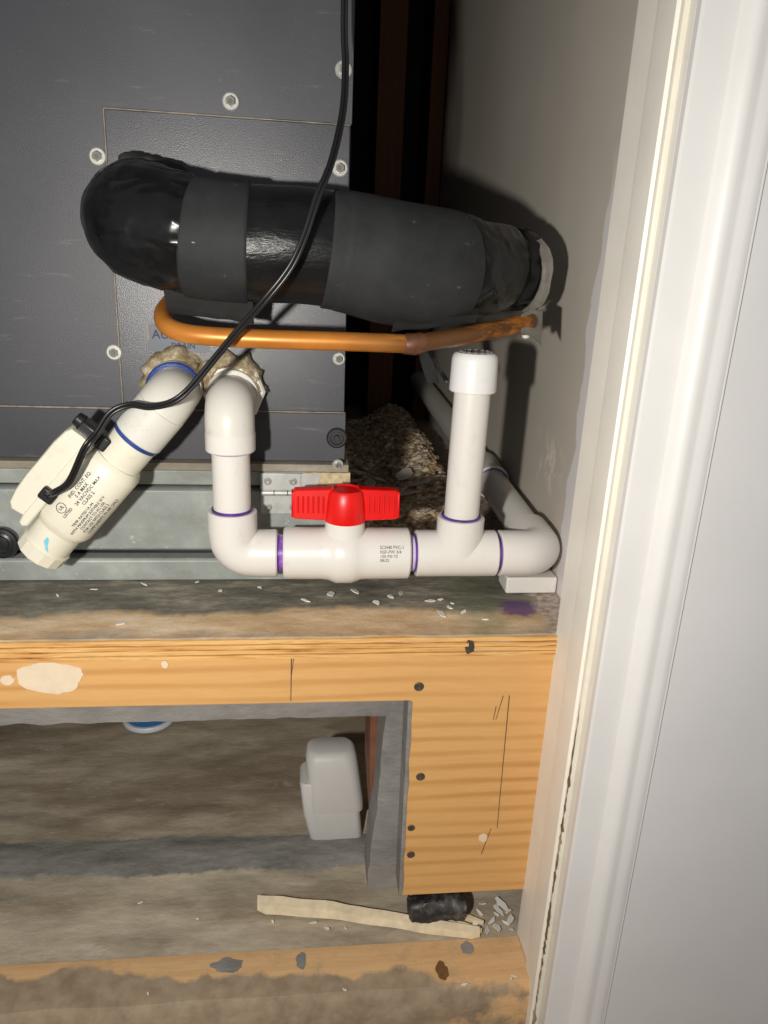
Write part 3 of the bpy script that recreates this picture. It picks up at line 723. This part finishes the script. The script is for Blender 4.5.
# ------------------------------------------------------------------ float switch on its stub pipe
O = Vector((-.077, .047, .147)); U = Vector((-.61, 0, -.79)).normalized(); V = Vector((.79, 0, -.61)).normalized(); N = Vector((0, -1, 0))
U2 = (U-V*.05).normalized(); V2 = (V+U*.05).normalized(); O2 = O+V*.0062
def L3(a, b, c=0): return O2+U2*a+V2*b+N*c
sw = thing('float_switch', 'cream plastic float switch on a slanted white drain stub with a blue ring', 'float switch', (-.16, .047, .0))
pth = fillet([(-.0805, FY+.004, .1360), (-.0795, .050, .1350), tuple(L3(.024, 0))], .0140, 12)
se = obj('stub_elbow', MB().tube(pth, RF, 32), 'pvcold', sw)
obj('socket', MB().tube([L3(.018, 0), L3(.0405, 0), L3(.0414, 0)], [RF*1.0, RF*1.0, RF*.95], 32), 'pvcold', se)
obj('collar', MB().tube([(-.0805, FY-.0004, .1375), (-.0803, FY-.0200, .1370)], .0170, 32), 'pvcold', se, bevel=.0006)
rg = MB().tube([L3(.0405, 0), L3(.0412, 0), L3(.0436, 0), L3(.0442, 0)], [.0140, .0150, .0150, .0140], 32); obj('cement_ring', rg, 'blue', sw)
obj('cement_ring', MB().tube([(-.0803, FY-.0200, .1370), (-.0802, FY-.0211, .1369)], [.0171, .0163], 32), 'blue', sw)
obj('neck', MB().tube([L3(.042, 0), L3(.064, 0)], .0143, 32), 'cream', sw)
hb = obj('housing', MB().tube([L3(.0600, 0), L3(.0625, 0), L3(.0650, 0), L3(.1110, 0), L3(.1145, 0), L3(.1170, 0)], [.0150, .0166, .0178, .0176, .0162, .0148], 36, sq=2.5, up0=V2), 'cream', sw, sharp=50)
obj('tail_pipe', MB().tube([L3(.115, 0), L3(.1330, 0)], .0143, 32), 'cream', sw)
tc = MB().tube([L3(.1315, 0), L3(.1322, 0), L3(.1400, 0), L3(.1408, 0), L3(.1408, 0), L3(.1330, 0)], [.0143, .0156, .0152, .0144, .0112, .0110], 14, up0=V2); obj('end_collar', tc, 'cream', sw, sharp=20)
# hood: curved cover on the upper side of the housing
hp = [(.0590, -.0150), (.0582, -.0240), (.0584, -.0312), (.0620, -.0330), (.0720, -.0342), (.0840, -.0342), (.0980, -.0346), (.1100, -.0338), (.1180, -.0322), (.1212, -.0290), (.1205, -.0225), (.1180, -.0150)]
m = MB(); n = len(hp); lay = [(-.0125, .80), (-.0145, 1.0), (.0100, 1.0), (.0125, .95)]
for c, k in lay:
    for a, b in hp: m.v.append(L3(.089+(a-.089)*(1-(1-k)*.12), -.0150+(b+.0150)*k, c))
for i in range(len(lay)-1):
    for j in range(n): j2 = (j+1) % n; m.f.append((i*n+j, i*n+j2, (i+1)*n+j2, (i+1)*n+j))
m.f += [tuple(range(n-1, -1, -1)), tuple(3*n+j for j in range(n))]
ho = obj('hood', m, 'cream', sw, sharp=40, bevel=.0006)
m = MB()
for c in (.004, .0136): m.v += [L3(a, b, c) for a, b in ((.060, -.0205), (.118, -.0215), (.125, -.0205), (.1265, -.0175), (.1240, -.0150), (.060, -.0150))]
m.f += [(5, 4, 3, 2, 1, 0), (6, 7, 8, 9, 10, 11)]+[(i, (i+1) % 6, (i+1) % 6+6, i+6) for i in range(6)]
obj('hood_rim', m, 'cream', ho, bevel=.0012)
def obox(a0, a1, b0, b1, c0, c1):
    m = MB(); m.v += [L3(a, b, c) for c in (c0, c1) for b in (b0, b1) for a in (a0, a1)]
    m.f += [(0, 2, 3, 1), (4, 5, 7, 6), (0, 1, 5, 4), (2, 6, 7, 3), (0, 4, 6, 2), (1, 3, 7, 5)]; return m
ck = obj('clip', obox(.0515, .0600, -.0300, -.0120, -.004, .0080), 'blackplastic', sw, bevel=.0018)
obj('clip_tab', MB().tube([L3(.0545, -.0335, .003), L3(.0545, -.0285, .003)], [.0042, .0048], 14), 'blackplastic', ck, bevel=.0008)
obj('clip_tab', obox(.0500, .0590, -.0150, -.0090, .0070, .0120), 'blackplastic', ck, bevel=.0012)
obj('cord_plug', obox(.0950, .1035, -.0220, -.0125, .0120, .0172), 'blackplastic', sw, bevel=.0015)
def house_text(lines, a_start, b0, dl, size, par):
    # reading direction runs up the slanted body (towards -a), lines step towards +b
    m = MB(); R_ = .0178
    for i, (l, da) in enumerate(lines):
        vs, fs = text_mesh(l, size); out = []
        for v in vs:
            a = a_start+da-v.x; b = b0+i*dl-v.y; bb = min(.0170, abs(b))
            c = (max(0.0, R_**2.5-bb**2.5))**(1/2.5)+.00015
            out.append(L3(a, b, c))
        m.add(out, fs)
    return obj('lettering', m, 'ink', par)
house_text([('IND. CONT. EQ.', 0), ('5 A MAX', -.003), ('24 VAC/VDC MAX', .001), ('CLASS 2', -.002)], .0915, -.0066, .0029, .0029, hb)
house_text([('TEMP. RATED UL-94', -.001), ('WITH MAXIMUM SUITABLE 30 V', .004), ('CONTACT TO AC USE', -.002), ('FOR USE WITH CLASS 2', -.001), ('COMPONENTS IN AIR ONLY', -.001)], .1060, .0056, .0024, .00225, hb)
house_text([('LISTED', 0), ], .1035, -.0015, .0026, .0026, hb)
house_text([('UL', 0)], .1015, -.0060, .0026, .0030, hb)
m = MB(); seg = 28
for q in (.0028, .0032):
    for j in range(seg):
        t = 2*math.pi*j/seg; a = .0998+q*math.cos(t); b = -.0069+q*math.sin(t); m.v.append(L3(a, b, (.0178**2.5-abs(b)**2.5)**.4+.00015))
m.f += [(j, (j+1) % seg, seg+(j+1) % seg, seg+j) for j in range(seg)]
obj('mark_ring', m, 'ink', hb)
m = MB(); pts = [(.1215, .0005), (.1250, .0005), (.1290, .0045), (.1300, .0070), (.1262, .0040), (.1225, .0025)]
m.v += [L3(a, b-.003, (.0143**2-(b-.003)**2)**.5+.0003) for a, b in pts]; m.f.append((0, 1, 2, 3, 4, 5))
obj('marker_smudge', m, 'lightblue', sw)
putty(-.0820, .1400, .0172, 6.0, sw)

# ------------------------------------------------------------------ insulated suction line
ip = [(-.093, .112, .236), (-.094, .088, .236), (-.0935, .068, .2350), (-.086, .053, .2318), (-.062, .046, .2262), (-.030, .0455, .2240), (0, .0455, .2240), (.025, .047, .2215), (.054, .051, .2165), (.080, .058, .2150), (.098, .068, .2150), (.118, .083, .2165), (.131, .096, .2165)]
IP = catmull(ip, 10); nI = len(IP)
cum = [0]
for i in range(1, nI): cum.append(cum[-1]+(IP[i]-IP[i-1]).length)
def ipos(x):   # index by x along the run
    return min(range(40, nI), key=lambda i: abs(IP[i].x-x))
def irad(i):
    x = IP[i].x; r = .0310
    if i < 40: return .0315
    if x > .02: r += .0022*math.exp(-((x-.058)/.03)**2)
    if x > .085: r -= .0065*min(1, (x-.085)/.05)**1.3
    if x > .12: r -= .004*(x-.12)/.012
    return r
il = thing('insulated_pipe', 'fat insulated refrigerant pipe wrapped in black and grey tape', 'pipe', (0, .046, .19))
obj('foam_sleeve', MB().tube(IP, [irad(i)-.0040 for i in range(nI)], 40), 'foamblack', il, sharp=60)
def wrap(i0, i1, d, mat, crumple=0, seed=0, ends=0, lift=0):
    idx = list(range(i0, i1+1)); pts = []; rad = []
    if len(idx) < 40:   # refine
        P = []; Rr = []
        for a, b in zip(idx[:-1], idx[1:]):
            for k in range(3): P.append(IP[a].lerp(IP[b], k/3)); Rr.append(irad(a)*(1-k/3)+irad(b)*k/3)
        P.append(IP[idx[-1]]); Rr.append(irad(idx[-1])); pts, rad = P, Rr
    else: pts = [IP[i] for i in idx]; rad = [irad(i) for i in idx]
    n = len(pts)
    def fn(i, t):
        q = 1.0
        if crumple:
            p = pts[i]*38+Vector((math.cos(t)*1.2, math.sin(t)*1.2, seed))
            q += crumple*(noise.noise(p)*.6+.8*(.5-abs(noise.noise(p*2.1+Vector((4, 1, seed)))))-.3)
        if ends and (i == 0 or i == n-1): q -= .03
        if lift: q += lift*max(0, math.sin(t*2+seed))*(i/n)**3
        return q
    m = MB().tube(pts, [r+d for r in rad], 56, cap=False, fn=fn)
    # a slightly oblique end edge on every wrap
    return obj('tape_wrap', m, mat, il, sharp=60)
i_a, i_b, i_c, i_d = ipos(-.066), ipos(-.0285), ipos(.0120), ipos(.0885)
wrap(5, i_a+3, .0008, 'tapegloss', .070, 1.0)
wrap(i_a, i_b, .0016, 'tapematte', .006, 2.0, 1)
wrap(i_b-2, i_c+2, .0004, 'taperib', .008, 3.0)
wrap(i_c, i_d, .0016, 'tapematte', .010, 4.0, 1)
wrap(i_d-2, nI-6, .0002, 'tapegloss', .110, 5.0)
# flap of bunched tape at the cabinet and torn jacket at the far end
fl = MB().tube(catmull([(-.104, .080, .2630), (-.096, .077, .2658), (-.086, .076, .2655), (-.076, .077, .2625), (-.066, .078, .2570)], 8), [.003, .004, .0045, .005, .005, .005, .005, .005, .005, .005, .006, .006, .006, .006, .0065, .006, .006, .0055, .005, .005, .005, .0045, .004, .004, .004, .004, .004, .004, .004, .004, .004, .004, .003][:33], 14).jitter(.0035, 90)
obj('tape_flap', fl, 'foamblack', il, sharp=60)
def sheet(name, rows, mat, par, th=.0008):
    m = MB(); R_ = len(rows); Cn = len(rows[0])
    for off in (0, th):
        for r in rows:
            for p in r: m.v.append(Vector(p)+Vector((off*.3, -off, 0)))
    K = R_*Cn
    for i in range(R_-1):
        for j in range(Cn-1):
            a = i*Cn+j; m.f.append((a, a+1, a+Cn+1, a+Cn)); m.f.append((K+a+Cn, K+a+Cn+1, K+a+1, K+a))
    for j in range(Cn-1): m.f.append((j+1, j, K+j, K+j+1)); a = (R_-1)*Cn; m.f.append((a+j, a+j+1, K+a+j+1, K+a+j))
    for i in range(R_-1): a = i*Cn; m.f.append((a, a+Cn, K+a+Cn, K+a)); b = a+Cn-1; m.f.append((b+Cn, b, K+b, K+b+Cn))
    return obj(name, m, mat, par, sharp=60)
# torn end of the jacket curling round the pipe end
rows = []
for i in range(8):
    r = []
    for j in range(15):
        t = math.radians(-100+j*12.5); k = .0240+.0006*i+.0018*noise.noise(Vector((i*.6, j*.5, 2)))
        base = Vector((.1235, .089, .2165)); d = Vector((.84, .54, 0)); sx = Vector((.54, -.84, 0))
        L = .002+.0022*i+(.004*noise.noise(Vector((j*.6, 3, 3)))*(i/7))
        r.append(base+d*L+Vector((0, 0, 1))*(k*math.sin(t))*.93+sx*(k*math.cos(t)*.93))
    rows.append(r)
obj_j = sheet('torn_jacket', rows, 'tapegloss', il)
rows = []
for i in range(6):
    r = []
    for j in range(9):
        t = math.radians(-62+j*14); k = .0258+.0006*i+.001*noise.noise(Vector((i*.8, j*.7, 8)))
        base = Vector((.1345, .0950, .2135)); d = Vector((.8, .3, -.08)); sx = Vector((.54, -.84, 0))
        r.append(base+d*(.0012*i*(1+.6*noise.noise(Vector((j*.8, 1, 3)))))+Vector((0, 0, 1))*(k*math.sin(t))+sx*(k*math.cos(t)))
    rows.append(r)
sheet('torn_jacket', rows, 'silver', il)
# loose scrap of tape hanging under the wrap
rows = [[(-.078+.0070*j, .038+.006*noise.noise(Vector((i, j, 1)))+i*.0035, .1985-.0045*i-.0007*j+.0015*noise.noise(Vector((i*.7, j*.7, 5)))) for j in range(8)] for i in range(4)]
sheet('loose_tape', rows, 'foamblack', il)
rows = [[(.052+.007*j, .036+.003*i+.0015*noise.noise(Vector((i*.9, j*.8, 6))), .1855+.0008*j-.0022*i+.0012*noise.noise(Vector((i*.8, j*.9, 2)))) for j in range(8)] for i in range(4)]
sheet('loose_tape', rows, 'foamblack', il)
rows = [[(.0735+.0042*j+.0022*i*(.4+.1*i), .080+.004*math.sin(i*.9+j)+.002*j, .1690-.0062*i-.0006*j) for j in range(3)] for i in range(5)]
sheet('hanging_film', rows, 'foamblack', il)
rows = [[(.0780+.0036*i+.0010*j, .078+.004*math.sin(i*.9), .1660-.0054*i+.0008*j) for j in range(3)] for i in range(5)]
sheet('hanging_film', rows, 'tapegloss', il)

# ------------------------------------------------------------------ copper liquid line
cpts = [(-.0800, .093, .1915), (-.0815, .078, .1880), (-.0822, .058, .1830), (-.0767, .042, .1775), (-.0607, .033, .1745), (-.0245, .030, .1737), (.0207, .030, .1737), (.0526, .031, .1734), (.0640, .032, .1733), (.0760, .0345, .1752), (.1054, .045, .1796), (.1405, .060, .1864)]
cu = thing('copper_pipe', 'thin orange copper pipe with scorched brazed joint under the taped pipe', 'pipe', (0, .03, .168))
CP = catmull(cpts, 8)
obj('tube', MB().tube(CP, .0054, 20), 'copper', cu)
obj('brazed_joint', MB().tube([(.0575, .0314, .1733), (.0600, .0317, .17325), (.0640, .0320, .1733), (.0680, .0328, .1740), (.0700, .0332, .1744)], [.0055, .0061, .0064, .0060, .0055], 20).jitter(.0006, 300), 'braze', cu)
rows = [[(.132+.0032*j, .0545+.0018*j-.0012*i, .1905+.0006*j-.0030*i+.0016*math.sin(j*.8)-.0004*j*i) for j in range(6)] for i in range(5)]
sheet('torn_collar', rows, 'silver', cu)
obj('solder_drop', MB().lathe((.1365, .0545, .1760), (0, 0, 1), [(0, .0008), (.0008, .0021), (.0022, .0026), (.0036, .0021), (.0046, .0008)], 12), 'chip', cu)

# ------------------------------------------------------------------ twin-lead cord
cc = [(0.0215, 0.072, .47), (0.0209, 0.066, 0.3491), (0.0219, 0.061, 0.3201), (0.0204, 0.046, 0.2943), (0.0141, 0.022, 0.2668), (0.0068, 0.0065, 0.2486), (0.0004, 0.002, 0.2292), (-0.0071, 0.001, 0.2132), (-0.02, 0.003, 0.1968), (-0.0339, 0.010, 0.1813), (-0.0481, 0.015, 0.1643), (-0.0625, 0.017, 0.1472), (-0.0727, 0.017, 0.1392), (-0.0854, 0.020, 0.1355), (-0.0971, 0.024, 0.1356), (-0.1075, 0.023, 0.1312), (-0.1147, 0.018, 0.1206), (-0.1209, 0.014, 0.1128), (-0.1286, 0.012, 0.104), (-0.137, 0.014, 0.0946), (-0.1446, 0.025, 0.0850)]
cc[-1] = tuple(L3(.099, -.0175, .0165)); cc[-2] = tuple(L3(.0900, -.0150, .0260)); cc[-3] = tuple(L3(.0780, -.0125, .0290))
P = catmull(cc, 10); cdm = thing('power_cord', 'thin black twin-lead cord looping down to the float switch', 'cord', cc[-1])
for s in (-1, 1):
    q = []
    for i, p in enumerate(P):
        t = (P[min(i+1, len(P)-1)]-P[max(i-1, 0)]).normalized(); sd_ = t.cross(Vector((0, -1, 0)))
        sd_ = sd_.normalized() if sd_.length > .05 else Vector((1, 0, 0))
        q.append(p+sd_*(s*.00098)+Vector((0, -.0003*s, 0)))
    obj('conductor', MB().tube(q, .00106, 12, up0=Vector((0, -1, 0))), 'cordblack', cdm)

# ------------------------------------------------------------------ things in the cavity
bxx = thing('plastic_canister', 'pale grey plastic box with a rounded lid in the cavity', 'plastic box', (.026, .118, -.249))
def rrect(cx, cy, w, d, r, n=5):
    out = []
    for sx, sy, a0 in ((1, 1, 0), (-1, 1, 90), (-1, -1, 180), (1, -1, 270)):
        for k in range(n+1):
            a = math.radians(a0+90*k/n); out.append((cx+sx*(w/2-r)+r*math.cos(a), cy+sy*(d/2-r)+r*math.sin(a)))
    return out
def rbox(levels, mat, nm, par, tilt=(0, 0)):
    m = MB(); n = 0
    for z, cx, cy, w, d, r in levels:
        q = rrect(cx+tilt[0]*(z+.25), cy+tilt[1]*(z+.25), w, d, r); n = len(q); m.v += [Vector((a, b, z)) for a, b in q]
    for i in range(len(levels)-1):
        for j in range(n): j2 = (j+1) % n; m.f.append((i*n+j, i*n+j2, (i+1)*n+j2, (i+1)*n+j))
    m.f += [tuple(range(n-1, -1, -1)), tuple((len(levels)-1)*n+j for j in range(n))]
    return obj(nm, m, mat, par, sharp=40)
TL = (-.06, .16)
rbox([(-.2490, .0300, .1170, .0430, .030, .004), (-.2470, .0300, .1170, .0450, .032, .005), (-.2250, .0275, .1170, .0480, .033, .005), (-.2000, .0262, .1170, .0480, .032, .005), (-.1980, .0262, .1170, .0450, .030, .005)], 'greyplastic', 'body', bxx, TL)
rbox([(-.2235, .0318, .1145, .0430, .027, .006), (-.2225, .0318, .1140, .0452, .030, .007), (-.2160, .0318, .1140, .0458, .0320, .008), (-.1900, .0303, .1150, .0440, .0300, .009), (-.1790, .0295, .1160, .0428, .0280, .010), (-.1745, .0292, .1170, .0390, .0250, .010), (-.1732, .0292, .1175, .0340, .0200, .009)], 'greyplastic', 'lid', bxx, TL)
dsc = thing('jar_lid', 'white rimmed blue round lid half hidden behind the grey header', 'lid', (-.158, .292, -.249))
obj('rim', MB().lathe((-.158, .284, -.2475), (0, 0, 1), [(0, .0270), (.002, .0275), (.004, .0270), (.0050, .0262), (.0050, .0238), (.0042, .0234)], 40), 'discwhite', dsc)
obj('centre', MB().lathe((-.158, .284, -.2440), (0, 0, 1), [(0, .0234), (.0012, .0232), (.0014, .0008)], 40), 'discblue', dsc)
# bleached wood sliver, black rubber scrap
m = MB(); vs = []; fs = []; n = 26
for i in range(n+1):
    t = i/n; x = -.032+.163*t; y = .0365-.033*t+.002*math.sin(t*5); w = .0068*(1-.25*t)*(.55 if i in (0, n) else 1)+.0008*noise.noise(Vector((t*9, 2, 2))); h = .0095*(1-.35*t)+.0008*noise.noise(Vector((t*8, 7, 2)))
    z = -.2478; y += .0012*noise.noise(Vector((t*7, 5, 5))); h += .0016*noise.noise(Vector((t*11, 9, 2)))
    vs += [(x, y-w, z), (x, y-w*.8, z+h*.8), (x, y+w*.3, z+h), (x, y+w, z+h*.4), (x, y+w*.9, z)]
for i in range(n):
    for j in range(5): fs.append((i*5+j, (i+1)*5+j, (i+1)*5+(j+1) % 5, i*5+(j+1) % 5))
fs += [(4, 3, 2, 1, 0), tuple(n*5+j for j in range(5))]
tag(obj('wood_sliver', m.add(vs, fs), 'stickwood', sharp=30, loc=(.045, .02, -.2475)), 'long bleached wood sliver lying on the cavity floor', 'wood sliver')
for x0_, y0_, x1_, y1_, w_, lab in ((.1080, .0130, .1330, .0020, .0028, 'short pale wood splinter beside the black rubber scrap'), (.1160, .0190, .1360, .0090, .0022, 'thin pale wood splinter near the jamb'), (.0960, .0080, .1180, .0075, .0020, 'small wood splinter between the sliver and the rubber scrap')):
    a = Vector((x0_, y0_, -.2475)); b = Vector((x1_, y1_, -.2470)); d = (b-a).normalized(); nn = Vector((-d.y, d.x, 0))*w_
    mm = MB().add([a-nn*.4, a+nn*.4, (a+b)/2+nn, b+nn*.3, b-nn*.3, (a+b)/2-nn]+[p+Vector((0, 0, .0028)) for p in (a-nn*.4, a+nn*.4, (a+b)/2+nn*.8, b+nn*.3, b-nn*.3, (a+b)/2-nn*.8)], [(0, 1, 2, 3, 4, 5), (11, 10, 9, 8, 7, 6)]+[(i, i+6, (i+1) % 6+6, (i+1) % 6) for i in range(6)])
    tag(obj('wood_splinter', mm, 'stickwood', loc=tuple(a)), lab, 'wood splinter')
m = MB(); pts = catmull([(.0800, .0170, -.2385), (.0900, .0165, -.2380), (.1020, .0160, -.2370), (.1130, .0160, -.2365), (.1225, .0160, -.2370)], 5)
m.tube(pts, [.0072]+[.0098+.0012*noise.noise(Vector((i*.5, 3, 3))) for i in range(len(pts)-2)]+[.0072], 18, fn=lambda i, t: 1+.12*noise.noise(Vector((math.cos(t)*1.5, math.sin(t)*1.5, i*.3)))-(.18*max(0, math.sin(t*1.0))), sq=3); m.jitter(.0022, 95, 2)
tag(obj('rubber_scrap', m, 'blackrag', sharp=50, loc=(.102, .013, -.245)), 'dusty black rubber scrap lying against the face board', 'scrap')

# ------------------------------------------------------------------ debris
def flake_mesh(seed, r, th):
    q = random.Random(seed); n = 7; m = MB(); poly = []
    for i in range(n):
        a = 2*math.pi*i/n+q.uniform(-.3, .3); k = r*q.uniform(.5, 1.1); poly.append((k*math.cos(a), k*math.sin(a)*.6))
    m.prism(poly, 0, th, 'XY'); m.jitter(th*.8, 300, seed)
    me = m.mesh('flake'); return me
FL = [flake_mesh(i, 1.0*.004, .0007) for i in range(8)]
for me in FL: me.materials.append(MAT['chip'])
FG = [flake_mesh(20+i, .004, .0006) for i in range(6)]
for me in FG: me.materials.append(MAT['greyflake'])
def flake(name, me, x, y, z, s, label, cat, group, tilt=.15):
    o = bpy.data.objects.new(name, me); C.objects.link(o); o.location = (x, y, z); o.scale = (s, s*rnd.uniform(.6, 1), max(1, s*.6)); o.rotation_euler = (rnd.uniform(-tilt, tilt), rnd.uniform(-tilt, tilt), rnd.uniform(0, 6.28))
    tag(o, label, cat, group); return o
spots = [(-.139, .069), (-.108, .077), (-.073, .080), (-.029, .071), (.020, .060), (.036, .064), (.094, .050), (.101, .044), (.091, .028), (.087, .048), (-.111, .019), (.119, .020), (-.055, .066), (.060, .055), (.068, .060), (.098, .038), (.106, .031), (-.160, .060), (.002, .050), (.050, .046)]
def lab_spot(x, y, i):
    if i in (4, 5, 8): return {4: 'long white paint flake on the platform below the left end of the valve', 5: 'large white paint flake on the platform right under the red valve', 8: 'large white paint flake on the bare wood strip below the tee'}[i]
    if x < -.12: return 'small white paint flake on the platform under the float switch'
    if x < -.06: return 'small white paint flake on the platform between float switch and lower elbow' if y > .03 else 'lone white paint flake near the platform edge on the left'
    if x < -.01: return 'small white paint flake on the platform under the lower drain elbow'
    if x < .062: return 'small white paint flake on the platform below the valve body'
    return 'small white paint flake on the platform below the tee and standpipe'
for i, (x, y) in enumerate(spots):
    flake('paint_flake', FL[i % 8], x, y, .0004, rnd.uniform(.5, 1.15) if i not in (8, 4, 5) else 1.6, lab_spot(x, y, i), 'paint flake', 'white paint flakes on the platform top')
low = [(.152, .028, 1.0), (.158, .020, .9), (.153, .010, .8), (.010, .019, .8), (.020, .013, .9), (.033, .013, .5), (-.120, .045, .6), (.136, .020, 1.1), (.143, .012, 1.2), (.130, .010, 1.3), (.148, .018, .7), (.140, .028, .8), (-.02, .022, .6), (-.075, .028, .5), (.156, .004, .7), (.150, .022, 1.6), (.157, .012, 1.5), (.146, .006, 1.4), (.155, .026, 1.9), (.138, .004, 1.3)]
for i, (x, y, s) in enumerate(low):
    flake('plaster_crumb', FL[(i*3) % 8], x, y, -.2480, s, ('white plaster crumb in the corner beside the door jamb' if x > .128 else 'white plaster crumb in front of the bleached wood sliver' if x > -.03 else 'lone white plaster crumb on the cavity floor at left' if x < -.1 else 'white plaster crumb left of the bleached wood sliver'), 'plaster crumb', 'plaster crumbs on the cavity floor', .35)
for i, (x, y, s) in enumerate([(.112, -.038, .7), (.148, -.034, .6), (.030, -.036, .5), (.145, -.036, .5), (-.10, -.03, .4)]):
    flake('paint_flake', FL[(i*5+1) % 8], x, y, -.2478, s, ('white paint flake on the bottom plate near the jamb' if x > .14 else 'white paint flake on the bottom plate beside the dark knot' if x > .1 else 'white paint flake at the middle of the bottom plate' if x > 0 else 'white paint flake at the left of the bottom plate'), 'paint flake', 'paint flakes on the bottom plate', .1)

# rubble heap in the gap between the cabinet and the wall
def heap(x, y):
    t = max(0, min(1, (y-.13)/.2)); a = math.exp(-((x-.122)/.034)**2)
    return max(0, .001+.026*t*a+.004*noise.noise(Vector((x*40, y*40, 2))))
m = MB(); nx_, ny_ = 24, 60; vs = []; fs = []
for j in range(ny_+1):
    for i in range(nx_+1):
        x = .0345+(.1430-.0345)*i/nx_; y = .105+.53*j/ny_
        e = min(1, min(i, nx_-i)/3, min(j, ny_-j)/3); vs.append((x, y, .0004+heap(x, y)*e))
for j in range(ny_):
    for i in range(nx_): a = j*(nx_+1)+i; fs.append((a, a+1, a+nx_+2, a+nx_+1))
rh = m.add(vs, fs)
q = random.Random(5)
for i in range(3600):
    x = q.uniform(.040, .141); y = .11+.50*q.random()**1.4; s = q.choice((.001, .0014, .0018, .0024, .0034)); z = .0004+heap(x, y)
    p = Vector((x, y, z)); vs = []
    R_ = Matrix.Rotation(q.uniform(0, 6.3), 3, 'Z') @ Matrix.Rotation(q.uniform(-.9, .9), 3, 'X')
    for c in ((-1, -1, -.6), (1, -1, -.6), (1, 1, -.6), (-1, 1, -.6), (-.6, -.7, .6), (.7, -.5, .6), (.6, .7, .6), (-.7, .6, .6)):
        vs.append(p+R_ @ Vector((c[0]*s*1.5*q.uniform(.6, 1), c[1]*s*q.uniform(.6, 1), c[2]*s*.8)))
    rh.add(vs, [(0, 3, 2, 1), (4, 5, 6, 7), (0, 1, 5, 4), (1, 2, 6, 5), (2, 3, 7, 6), (3, 0, 4, 7)])
ro = obj('rubble', rh, 'rubble', sharp=10); tag(ro, 'loose tan rubble filling the gap beside the wall', 'rubble'); ro['kind'] = 'stuff'
gsp = [(.050, .265, 2.4), (.064, .285, 2.0), (.082, .260, 2.6), (.072, .310, 2.2), (.098, .285, 1.8), (.058, .335, 2.0), (.088, .325, 1.5), (.048, .300, 1.8), (.108, .255, 2.0), (.078, .240, 2.2), (.060, .37, 1.8), (.112, .300, 1.3), (.095, .245, 2.2), (.066, .255, 1.6)]
for i, (x, y, s) in enumerate(gsp):
    flake('plaster_scrap', FG[i % 6], x, y, .0065+heap(x, y), s*1.7, 'pale plaster scrap lying on the rubble behind the valve', 'plaster scrap', 'plaster scraps on the rubble', .4)
